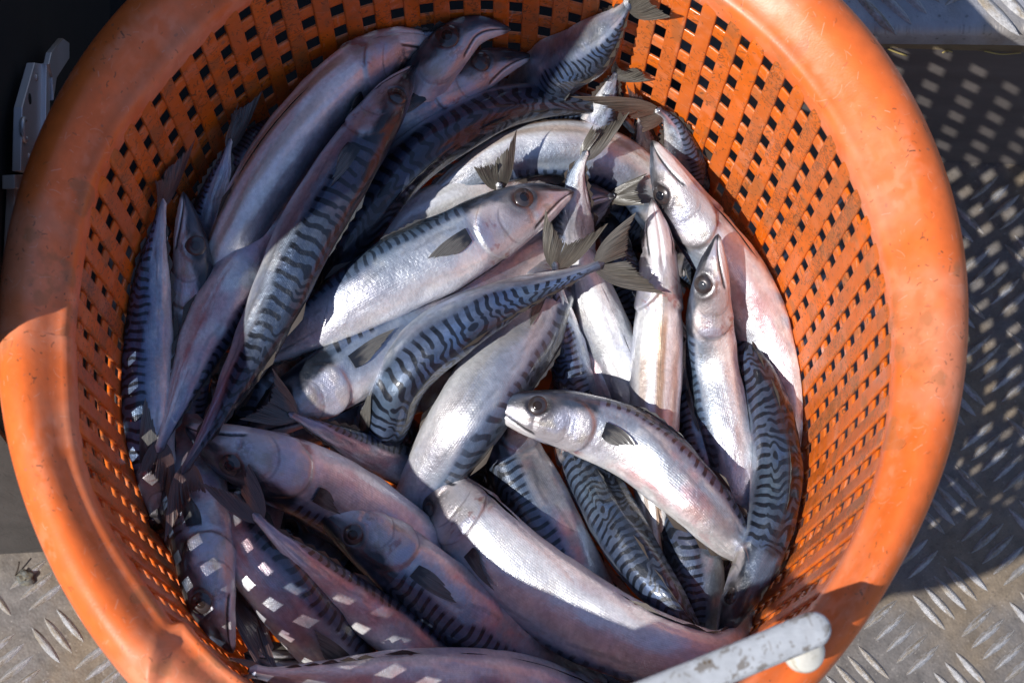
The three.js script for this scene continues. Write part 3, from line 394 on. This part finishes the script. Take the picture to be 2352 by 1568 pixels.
  // folded back fin, second back fin, finlets along back and belly: those on the side in view
  for (const k of [1, -1]) {
    const facing = frame(0.6).D.dot(VIEW) * k; if (facing < -0.55) continue;
    const th = k > 0 ? 0 : 180, spike = (q0, dq, hgt, name, mat) => { const n = 4; const pg = gridGeometry(n, 3, (i, j) => { const t = i / n, q = Math.min(1, q0 + dq * t), F = frame(q), p = surf(q, th, F), u = j / 3, up = hgt * (1 - t) * (0.5 + 0.5 * smooth(0, 0.3, t)) * u; p.addScaledVector(F.D, k * up).addScaledVector(F.T, u * hgt * 1.9).addScaledVector(F.N, up * 0.3 * Math.sin(seed + q0 * 50)); return [p.x, p.y, p.z, t, u]; }); part(name, pg, mat, o); };
    if (k > 0) for (let i = 0; i < 5; i++) spike(0.34 + i * 0.028, 0.03, 0.0030 - i * 0.0004, 'back_spine', FINS[2]);
    spike(0.585, 0.055, 0.004, k > 0 ? 'second_back_fin' : 'vent_fin', finletMat);
    for (let i = 0; i < 5; i++) spike(0.70 + i * 0.046, 0.03, 0.0030 - i * 0.0003, 'finlet', finletMat);
  }
  return o;
}

/* ------------------------------------------------------------------ the heap: every fish from snout to tail */
mackerel('pink-flanked mackerel lying on top of the heap, head at the very middle, golden eye open', { dorsal: [1, -1], roll: 6, hw: 80, v: 2, hl: 245, path: [[1112, 930, 24], [1215, 948, 30], [1320, 968, 31], [1430, 1008, 30], [1530, 1078, 25], [1610, 1155, 19], [1670, 1225, 10], [1712, 1275, -8], [1750, 1330, -30]] });
mackerel('dark barred mackerel whose raised tail fin stands in sunlight at the centre of the heap', { dorsal: [1, 1], roll: 42, hw: 74, v: 5, tips: [[1462, 487, 52], [1530, 676, 40]], path: [[820, 1130, -60], [858, 1030, -36], [880, 960, -12], [908, 880, 10], [968, 808, 24], [1060, 742, 32], [1170, 684, 36], [1290, 640, 40], [1388, 604, 42]] });
mackerel('silver mackerel in full sun, pinkish snout pointing at the spread tails', { dorsal: [-0.5, -1], roll: 4, hw: 90, v: 0, hl: 262, path: [[1318, 441, 25], [1215, 478, 26], [1100, 538, 24], [980, 602, 20], [860, 664, 15], [760, 722, 8], [660, 788, -4], [560, 850, -18]] });
mackerel('long dark mackerel hanging over the white-bellied ones, a bright sunlit patch on its side', { dorsal: [1, 0.3], roll: 12, roll2: 30, hw: 69, v: 8, fin: 1, tips: [[372, 1242, 6], [470, 1130, 14]], path: [[950, 150, 14], [865, 275, 26], [780, 410, 30], [702, 540, 30], [640, 680, 28], [575, 820, 26], [500, 950, 24], [450, 1035, 23], [418, 1088, 22]] });
mackerel('violet-shaded mackerel with two small squares of sunlight, tail fin spread against the basket wall', { dorsal: [1, 0.5], roll: -22, hw: 70, v: 6, fin: 1, tips: [[278, 1098, 6], [392, 1182, 2]], path: [[770, 320, -34], [690, 450, -16], [605, 570, -3], [518, 690, 8], [458, 800, 12], [408, 920, 12], [376, 1000, 11], [362, 1040, 10]] });
mackerel('plump white-bellied mackerel in shade along the latticed wall, tan stripe down its belly', { dorsal: [1, 0.6], roll: -62, roll2: -34, hw: 76, v: 3, hl: 240, path: [[1012, 80, 6], [905, 112, 8], [790, 185, 9], [690, 295, 9], [610, 410, 7], [545, 530, 3], [495, 650, -8], [465, 770, -28], [450, 850, -45]] });
mackerel('mackerel standing on its head by the shaded wall, barred side and forked tail upward', { dorsal: [-1, 0], roll: 14, hw: 66, v: 5, fin: 1, tips: [[316, 393, 24], [452, 318, 18]], path: [[385, 1290, -50], [362, 1190, -28], [345, 1080, -12], [338, 960, 2], [336, 840, 6], [342, 720, 8], [354, 600, 11], [367, 510, 15], [372, 455, 18]] });
mackerel('bluish mackerel with its snout up beside the one standing on its head, white jaw', { dorsal: [1, 0.1], roll: 2, hw: 58, v: 1, path: [[420, 440, 10], [433, 530, 8], [442, 620, 4], [442, 710, -4], [434, 800, -12], [428, 900, -25], [430, 1000, -40], [440, 1120, -60]] });
mackerel('slim shiny tail half of a mackerel behind the shaded white belly, against the lattice', { dorsal: [-1, 0], roll: 15, hw: 40, v: 1, fin: 2, tips: [[531, 218, 10], [604, 200, 4]], path: [[420, 800, -70], [440, 700, -50], [462, 560, -18], [488, 455, -2], [511, 385, 6], [529, 318, 10]], hl: 200 });
mackerel('mackerel with a large round eye, uppermost head under the far wall', { dorsal: [-1, -1], roll: 4, hw: 72, v: 1, hl: 320, path: [[1178, 8, 24], [1085, 70, 22], [1000, 145, 12], [930, 230, -8], [840, 315, -25], [760, 395, -40], [690, 500, -60]] });
mackerel('glossy dark-headed mackerel with a reddish snout lying just below the round-eyed head', { dorsal: [-0.3, -1], roll: 8, hw: 68, v: 8, path: [[1228, 92, 6], [1140, 146, 6], [1048, 190, 2], [958, 232, -2], [878, 298, -14], [800, 370, -30], [720, 460, -48], [640, 560, -68]] });
mackerel('long mackerel bent in an arc, back upward with bars on both sides, in shade', { dorsal: [0.5, 1], roll: 56, hw: 68, v: 4, path: [[690, 760, -49], [740, 660, -31], [795, 560, -11], [868, 452, -1], [950, 365, 4], [1060, 287, 5], [1180, 240, 4], [1310, 236, -1], [1420, 260, -9], [1500, 300, -21]] });
mackerel('pale arched mackerel with orange belly keel, curving from the shade into the sun', { pec: false, dorsal: [0, 1], roll: -14, hw: 66, v: 3, path: [[1570, 640, -58], [1538, 530, -33], [1480, 430, -17], [1400, 368, -10], [1300, 342, -7], [1190, 352, -7], [1090, 395, -8], [1000, 455, -12], [920, 525, -21]] });
mackerel('white belly glimpsed between the arched mackerel and the silver one in sun', { dorsal: [1, 1], roll: -60, hw: 58, v: 0, path: [[1350, 428, -46], [1230, 425, -32], [1110, 440, -18], [1020, 468, -17], [930, 520, -20], [850, 590, -30], [770, 670, -46], [700, 760, -67]] });
mackerel('mackerel buried under the silver one, its brown tail fin upright behind the sunlit eye', { dorsal: [1, 0], roll: 10, hw: 46, v: 1, fin: 0, tips: [[1083, 377, 26], [1189, 296, 34]], path: [[1275, 860, -75], [1240, 760, -60], [1218, 660, -42], [1190, 570, -25], [1165, 500, -4], [1150, 445, 14], [1146, 418, 20]] });
mackerel('mackerel whose thin pale tail stalk rises past the sunlit snout with a long folded fin', { dorsal: [-1, 0], roll: 0, hw: 48, v: 0, fin: 0, tips: [[1447, 256, 40], [1362, 286, 34]], path: [[1335, 860, -85], [1330, 760, -65], [1325, 660, -45], [1316, 560, -14], [1317, 480, 8], [1326, 400, 22], [1348, 345, 32]] });
mackerel('small bluish mackerel head peering out behind the thin tail stalk', { dorsal: [0, -1], roll: 16, hw: 54, v: 1, path: [[1412, 452, 0], [1350, 448, -4], [1285, 468, -14], [1210, 510, -30], [1130, 565, -48], [1040, 640, -70]] });
mackerel('long white-bellied mackerel lying against the sunlit lattice, head upward, pinkish shoulder', { pec: false, dorsal: [-1, 0.6], roll: -34, hw: 72, v: 2, hl: 250, path: [[1499, 322, 22], [1543, 420, 24], [1600, 512, 20], [1672, 608, 13], [1736, 712, 8], [1782, 820, 5], [1812, 930, 0], [1822, 1040, -10], [1815, 1150, -24], [1790, 1250, -40]] });
mackerel('mackerel turned belly up with both lower jaws showing, upright in full sun', { dorsal: [-1, 0], roll: -86, hw: 71, v: 3, hl: 255, path: [[1498, 456, 26], [1511, 560, 24], [1515, 690, 18], [1508, 820, 11], [1502, 950, 3], [1500, 1080, -5], [1508, 1200, -10], [1522, 1300, -20], [1540, 1400, -45]] });
mackerel('mackerel with a white jaw and coppery eye, upright between the belly-up one and the lattice', { pec: false, dorsal: [-1, 0], roll: -8, hw: 60, v: 0, hl: 232, path: [[1650, 537, 46], [1636, 630, 40], [1629, 730, 26], [1640, 840, 9], [1662, 950, 5], [1682, 1050, 1], [1694, 1150, -6], [1702, 1240, -20], [1700, 1330, -45]] });
mackerel('bright silver mackerel belly slanting down from under the raised sunlit tail', { dorsal: [1, 0.5], roll: 14, hw: 90, v: 0, path: [[1290, 520, -45], [1262, 630, -16], [1210, 750, 6], [1140, 860, 16], [1070, 965, 18], [1003, 1068, 11], [945, 1160, -10], [895, 1250, -38], [872, 1330, -58]] });
mackerel('barred mackerel with an orange-tinted side running out from beneath the golden-eyed head', { pec: false, dorsal: [-1, 0.5], roll: 26, hw: 78, v: 7, path: [[1150, 850, -42], [1158, 950, -14], [1185, 1060, 0], [1238, 1165, 2], [1300, 1272, 0], [1365, 1375, -9], [1430, 1465, -24], [1490, 1540, -50]] });
mackerel('mackerel lying back upward with wavy bars, under the belly of the pink-flanked one', { pec: false, dorsal: [1, -0.3], roll: 76, hw: 75, v: 9, path: [[1275, 860, -50], [1305, 960, -22], [1338, 1055, -3], [1390, 1155, 5], [1458, 1268, 7], [1535, 1375, 5], [1600, 1455, -1], [1650, 1510, -10]] });
mackerel('brownish barred mackerel in the dark pocket under the tail of the pink-flanked one', { dorsal: [-1, 0], roll: 34, hw: 74, v: 7, path: [[1520, 960, -70], [1545, 1070, -44], [1568, 1175, -22], [1592, 1270, -15], [1608, 1365, -20], [1612, 1450, -32], [1605, 1540, -55]] });
mackerel('dark mackerel with a maze of wavy bars, back upward along the sunlit wall', { pec: false, dorsal: [1, 0], roll: 74, hw: 67, v: 9, hl: 225, path: [[1648, 1470, -8], [1690, 1390, 4], [1742, 1280, 12], [1778, 1150, 15], [1780, 1020, 15], [1754, 900, 11], [1716, 805, 4], [1690, 735, -6], [1672, 660, -25]] });
mackerel('narrow pale mackerel wedged between the belly-up one and the coppery-eyed one', { dorsal: [-1, 0], roll: 0, hw: 50, v: 7, path: [[1550, 720, -50], [1572, 830, -22], [1598, 930, -12], [1620, 1030, -12], [1642, 1130, -20], [1658, 1230, -36], [1660, 1330, -60]] });
mackerel('sliver of a tan mackerel squeezed beside the maze-patterned one', { dorsal: [1, 0], roll: -55, hw: 40, v: 3, path: [[1690, 760, -50], [1700, 840, -25], [1712, 940, -14], [1720, 1030, -14], [1718, 1130, -22], [1705, 1230, -40]], hl: 200 });
mackerel('white belly with a small brown vent lying under the raised forked tail', { dorsal: [-1, 0.5], roll: -62, hw: 62, v: 0, path: [[1265, 440, -60], [1290, 530, -36], [1325, 615, -15], [1366, 705, -5], [1412, 805, -8], [1452, 905, -16], [1488, 1010, -36], [1510, 1110, -60]] });
mackerel('dark upright mackerel tail with olive fin spread just in front of the sunlit snout', { dorsal: [-1, 0], roll: 46, hw: 50, v: 5, fin: 0, tips: [[1250, 476, 42], [1398, 512, 34]], path: [[1400, 1150, -80], [1365, 1060, -52], [1342, 960, -30], [1316, 860, -14], [1294, 760, 0], [1280, 670, 14], [1274, 600, 26]] });
mackerel('pinkish belly strip between the dark upright tail and the belly with the brown vent', { dorsal: [-1, 0], roll: -50, hw: 46, v: 2, path: [[1290, 600, -60], [1315, 690, -36], [1348, 785, -22], [1382, 875, -22], [1414, 965, -36], [1445, 1060, -60]], hl: 200 });
mackerel('silver mackerel half hidden beneath the sunlit one, dark breast fin near the shade', { dorsal: [-0.5, -1], roll: 2, hw: 84, v: 1, path: [[560, 1010, -22], [668, 928, -4], [780, 862, 3], [910, 778, 5], [1050, 694, 2], [1170, 614, -6], [1262, 550, -16], [1350, 470, -40]] });
mackerel('mackerel tail with spread grey fins crossing beneath the hanging dark one', { dorsal: [0, -1], roll: 0, hw: 46, v: 6, fin: 2, tips: [[552, 962, 16], [622, 846, 20]], path: [[1160, 1200, -75], [1080, 1150, -45], [1000, 1108, -26], [910, 1060, -10], [820, 1024, 2], [735, 986, 10], [662, 948, 14]] });
mackerel('bluish-grey mackerel with black-tipped snout, gill cover in shade under crossing tails', { dorsal: [-0.5, 1], roll: -2, hw: 90, v: 1, hl: 270, path: [[424, 978, 6], [520, 1030, 11], [620, 1072, 12], [740, 1122, 10], [850, 1192, 6], [950, 1268, -4], [1045, 1350, -18], [1130, 1440, -36], [1190, 1530, -60]] });
mackerel('purple-shaded mackerel head pointing down at the corner of the near wall, eye dark', { dorsal: [-1, 0], roll: 8, hw: 80, v: 6, hl: 268, path: [[522, 1512, -8], [490, 1400, 0], [470, 1290, 0], [452, 1180, -6], [436, 1080, -16], [420, 980, -30], [408, 880, -50]] });
mackerel('plum-coloured mackerel with a row of bright sun squares and a raised brown tail', { dorsal: [1, -1], roll: -24, hw: 62, v: 6, fin: 1, tips: [[456, 1104, 26], [566, 1052, 24]], path: [[1180, 1690, -60], [1085, 1590, -30], [980, 1502, -3], [870, 1422, 12], [770, 1347, 18], [690, 1282, 22], [622, 1220, 24], [580, 1178, 24]] });
mackerel('pink-bellied mackerel with a blue barred back, scattered sun squares on both', { dorsal: [1, -0.5], roll: -2, hw: 78, v: 6, path: [[900, 1640, -45], [850, 1570, -22], [770, 1496, -6], [684, 1400, 2], [604, 1302, 2], [548, 1222, -4], [515, 1150, -14], [485, 1060, -32], [465, 980, -55]] });
mackerel('shaded mackerel with amber eye and clear gill edge, beside the plum one', { dorsal: [-1, 1], roll: 16, hw: 86, v: 7, hl: 270, path: [[710, 1142, 12], [806, 1205, 16], [905, 1277, 16], [1005, 1362, 13], [1110, 1432, 8], [1220, 1494, -2], [1330, 1545, -18], [1430, 1590, -40]] });
mackerel('large mackerel with its white belly glaring in the sun, breast fin raised', { dorsal: [-0.5, 1], roll: -22, hw: 102, v: 0, hl: 190, path: [[975, 1078, 0], [1030, 1148, 10], [1095, 1222, 17], [1180, 1308, 20], [1300, 1393, 19], [1430, 1463, 18], [1550, 1502, 14], [1630, 1512, 10], [1690, 1494, 0], [1722, 1450, -16], [1735, 1400, -34]] });
mackerel('lavender-flanked mackerel stretched along the near rim, speckled with small sun squares', { dorsal: [0, 1], roll: -24, hw: 96, v: 6, fin: 1, tips: [[520, 1512, 22], [560, 1585, 20]], path: [[1560, 1720, -20], [1400, 1652, -2], [1200, 1598, 9], [1000, 1580, 15], [850, 1574, 19], [720, 1563, 21], [625, 1550, 21], [570, 1538, 21]] });
mackerel('iridescent mackerel rising steeply out of the heap towards the far wall, half in sun', { pec: false, dorsal: [1, 0.5], roll: 16, hw: 76, v: 1, path: [[1090, 380, -71], [1150, 300, -46], [1215, 215, -26], [1290, 138, 12], [1368, 58, 34], [1438, -14, 66], [1472, -52, 88]] });
mackerel('short upright mackerel tail with a ragged spread fin against the sunlit lattice', { dorsal: [1, 0], roll: 0, hw: 40, v: 1, fin: 0, tips: [[1546, 97, 36], [1452, 52, 34]], path: [[1310, 520, -80], [1330, 430, -55], [1352, 345, -28], [1380, 265, -4], [1405, 195, 14], [1430, 132, 26]] });
mackerel('hunched barred mackerel by the sunlit wall, broad pale tail fin over the arc', { pec: false, dorsal: [1, 0], roll: 36, hw: 56, v: 7, fin: 0, tips: [[1308, 222, 34], [1474, 306, 30]], path: [[1440, 640, -75], [1490, 560, -52], [1545, 480, -30], [1582, 400, -8], [1582, 330, 8], [1552, 272, 20], [1508, 248, 28]] });
mackerel('mackerel in deep shade lying along the far lattice, dark tail beside the round eye', { dorsal: [0, -1], roll: 20, hw: 44, v: 4, fin: 2, tips: [[1003, 2, 20], [1092, 30, 16]], path: [[600, 300, -60], [690, 210, -25], [790, 155, -8], [880, 112, 2], [950, 80, 8], [1010, 54, 14]] });
mackerel('mackerel tail standing behind the broad pale fin, reddish spread lobes', { dorsal: [1, 0], roll: 0, hw: 38, v: 7, fin: 1, tips: [[1460, 148, 24], [1568, 204, 18]], path: [[1480, 660, -100], [1500, 560, -80], [1502, 460, -58], [1496, 380, -35], [1490, 300, -12], [1482, 232, 6]] });
mackerel('mackerel tail poking out at the near wall under the purple head, brown fin folded down', { dorsal: [1, 0], roll: 0, hw: 38, v: 6, fin: 1, tips: [[655, 1536, -4], [600, 1566, -2]], path: [[400, 960, -90], [420, 1060, -72], [455, 1170, -52], [500, 1280, -32], [540, 1370, -12]] });
mackerel('thin dark tail fin sticking up beside the shaded white belly near the far wall', { dorsal: [1, 0], roll: 0, hw: 36, v: 4, fin: 2, tips: [[782, 66, 8], [834, 104, 6]], path: [[740, 480, -90], [755, 380, -66], [768, 280, -40], [782, 200, -16], [794, 145, 0]] });
mackerel('small olive tail fan behind the bluish head, pointing at the upright snouts', { dorsal: [0, -1], roll: 0, hw: 34, v: 1, fin: 0, tips: [[1484, 398, 10], [1480, 470, 6]], path: [[1180, 620, -90], [1240, 570, -70], [1310, 520, -45], [1370, 480, -18], [1412, 446, 0]] });
mackerel('dark barred back deep in the gap beside the belly-up mackerel', { dorsal: [1, 0], roll: 70, hw: 50, v: 5, path: [[1370, 440, -70], [1390, 520, -52], [1422, 600, -40], [1452, 685, -38], [1482, 785, -48], [1510, 890, -66]], hl: 200 });
mackerel('pale mackerel low in the gap left of the golden-eyed head', { dorsal: [0.4, 1], roll: 20, hw: 78, v: 1, path: [[1240, 800, -50], [1150, 900, -46], [1080, 1000, -43], [1010, 1110, -46], [930, 1210, -50], [850, 1300, -54], [770, 1380, -60]] });
mackerel('dim mackerel at the bottom of the dark hollow below the barred belly', { dorsal: [-0.5, -1], roll: 40, hw: 78, v: 5, path: [[560, 720, -54], [660, 800, -52], [770, 890, -54], [880, 990, -58], [990, 1090, -60], [1090, 1180, -64]] });
mackerel('dim mackerel far down between the maze-patterned one and the brownish barred one', { dorsal: [-1, 0], roll: 20, hw: 78, v: 6, path: [[1700, 820, -64], [1690, 940, -62], [1680, 1060, -62], [1670, 1180, -62], [1650, 1310, -62], [1610, 1440, -66]] });
mackerel('dim mackerel deep beneath the barred one with the orange-tinted side', { dorsal: [-1, 1], roll: 30, hw: 78, v: 6, path: [[1020, 1010, -72], [1120, 1120, -66], [1230, 1230, -62], [1340, 1340, -60], [1450, 1440, -60], [1560, 1520, -64]] });
mackerel('dim mackerel deep under the shaded tails near the purple head', { dorsal: [-1, 0], roll: 30, hw: 80, v: 6, path: [[690, 700, -62], [640, 810, -46], [605, 910, -42], [595, 1020, -44], [580, 1140, -38], [570, 1260, -36], [580, 1390, -36], [620, 1500, -38]] });
mackerel('dim mackerel deep beneath the arc of the long shaded one', { dorsal: [0, 1], roll: 30, hw: 78, v: 5, path: [[620, 640, -68], [700, 520, -56], [800, 420, -50], [920, 340, -46], [1050, 290, -44], [1180, 270, -46]] });
mackerel('dim mackerel deep below the heads crowded at the sunlit side', { dorsal: [0, 1], roll: 30, hw: 78, v: 5, path: [[1180, 520, -66], [1280, 480, -62], [1390, 470, -60], [1490, 520, -62], [1580, 600, -64], [1660, 690, -66]] });

mackerel('dim mackerel low under the lattice beneath the violet-shaded one', { dorsal: [1, 0], roll: 20, hw: 80, v: 6, path: [[470, 620, -66], [450, 740, -62], [440, 860, -60], [450, 980, -60], [470, 1110, -62], [500, 1240, -64]] });
mackerel('dim mackerel low between the plum one and the amber-eyed one', { dorsal: [-1, 1], roll: 34, hw: 80, v: 6, path: [[560, 1130, -52], [660, 1210, -50], [770, 1300, -48], [880, 1390, -48], [1000, 1480, -50], [1110, 1560, -56]] });
mackerel('dim mackerel low under the near rim behind the lavender one', { dorsal: [0, 1], roll: 20, hw: 80, v: 6, path: [[560, 1500, -40], [680, 1560, -40], [820, 1610, -40], [960, 1650, -44], [1120, 1680, -50]] });
mackerel('dim mackerel low below the silver one, across the foot of the dark hollow', { dorsal: [0, -1], roll: 20, hw: 82, v: 5, path: [[1180, 920, -50], [1060, 880, -48], [930, 880, -46], [800, 920, -46], [680, 980, -46], [560, 1060, -48]] });
mackerel('dim mackerel low at the foot of the far wall behind the arc', { dorsal: [0, 1], roll: 20, hw: 80, v: 5, path: [[980, 230, -44], [1100, 200, -40], [1230, 190, -40], [1360, 210, -42], [1480, 270, -46]] });
mackerel('dim mackerel low beside the sunlit wall, under the white shoulder', { dorsal: [-1, 0], roll: 20, hw: 80, v: 6, path: [[1480, 330, -52], [1560, 440, -48], [1640, 560, -46], [1700, 690, -46], [1740, 830, -48]] });
mackerel('dim mackerel low under the large white belly near the rim', { dorsal: [-1, 1], roll: 20, hw: 80, v: 6, path: [[1180, 1440, -44], [1300, 1500, -44], [1430, 1550, -44], [1570, 1560, -46], [1700, 1520, -50]] });
mackerel('dim mackerel low under the belly with the brown vent', { dorsal: [-1, 0], roll: 20, hw: 80, v: 5, path: [[1240, 560, -66], [1290, 680, -62], [1350, 800, -60], [1420, 920, -60], [1480, 1050, -62], [1520, 1180, -66]] });
mackerel('dim mackerel low behind the slim tail at the shaded wall', { dorsal: [-1, 0], roll: 20, hw: 70, v: 6, path: [[420, 640, -44], [470, 530, -36], [530, 430, -30], [610, 330, -28], [700, 250, -30]] });

/* ------------------------------------------------------------------ small litter on the deck */
{
  const r = rng(9), g = new THREE.IcosahedronGeometry(0.0052, 3), p = g.attributes.position; for (let i = 0; i < p.count; i++) { const x = p.getX(i) * 500, y = p.getY(i) * 500, z = p.getZ(i) * 500, k = 0.7 + 0.6 * noise(x + y + 40, z - y + 40, 256, 256, 3); p.setXYZ(i, p.getX(i) * k * 1.15, p.getY(i) * k * 0.7, p.getZ(i) * k); } g.computeVertexNormals();
  const q = at(57, 1326, DECK_Y + 0.003), m = tag(part(numbered('pebble'), g, new THREE.MeshStandardMaterial({ map: deckTex, color: new THREE.Color(0.75, 0.85, 0.85), roughness: 0.8 }), scene), 'small grey pebble lying on the tread plate near the box', 'pebble'); m.position.copy(q);
  const stick = (name, label, cat, pts, rad, mat, group) => { const v = pts.map(a => a.clone()), c0 = v[0].clone(); v.forEach(a => a.sub(c0)); const t = new THREE.TubeGeometry(new THREE.CatmullRomCurve3(v), 14, rad, 6); const o = tag(part(numbered(name), t, mat, scene), label, cat, group); o.position.copy(c0); return o; };
  const twigMat = new THREE.MeshStandardMaterial({ color: new THREE.Color(0.05, 0.035, 0.025), roughness: 0.9 });
  stick('twig', 'thin dark twig leaning beside the grey pebble', 'twig', [at(43, 1290, DECK_Y + 0.008), at(40, 1306, DECK_Y + 0.004), at(34, 1322, DECK_Y + 0.001)], 0.0006, twigMat);
  const onStrip = (x, y) => { let p = atZ(x, y, RZ); p = atZ(x, y, RZ + 0.09 * (p.x - 0.4) + 0.0032); return p; };
  const straw = new THREE.MeshStandardMaterial({ color: new THREE.Color(0.46, 0.36, 0.12), roughness: 0.8 });
  stick('straw', 'pale straw lying slantwise under the lip of the raised plate, in a spot of sun', 'straw', [onStrip(2040, 112), onStrip(2060, 120), onStrip(2084, 128)], 0.0006, straw);
  stick('straw', 'yellowish straw wedged in the dark gap above the riser, farthest from the basket', 'straw', [onStrip(2262, 117), onStrip(2300, 124), onStrip(2346, 121)], 0.0006, straw);
  stick('straw', 'short bent straw stuck to the middle of the gap above the riser', 'straw', [onStrip(2166, 121), onStrip(2176, 116), onStrip(2188, 119)], 0.0005, straw);
}

renderer.render(scene, camera);
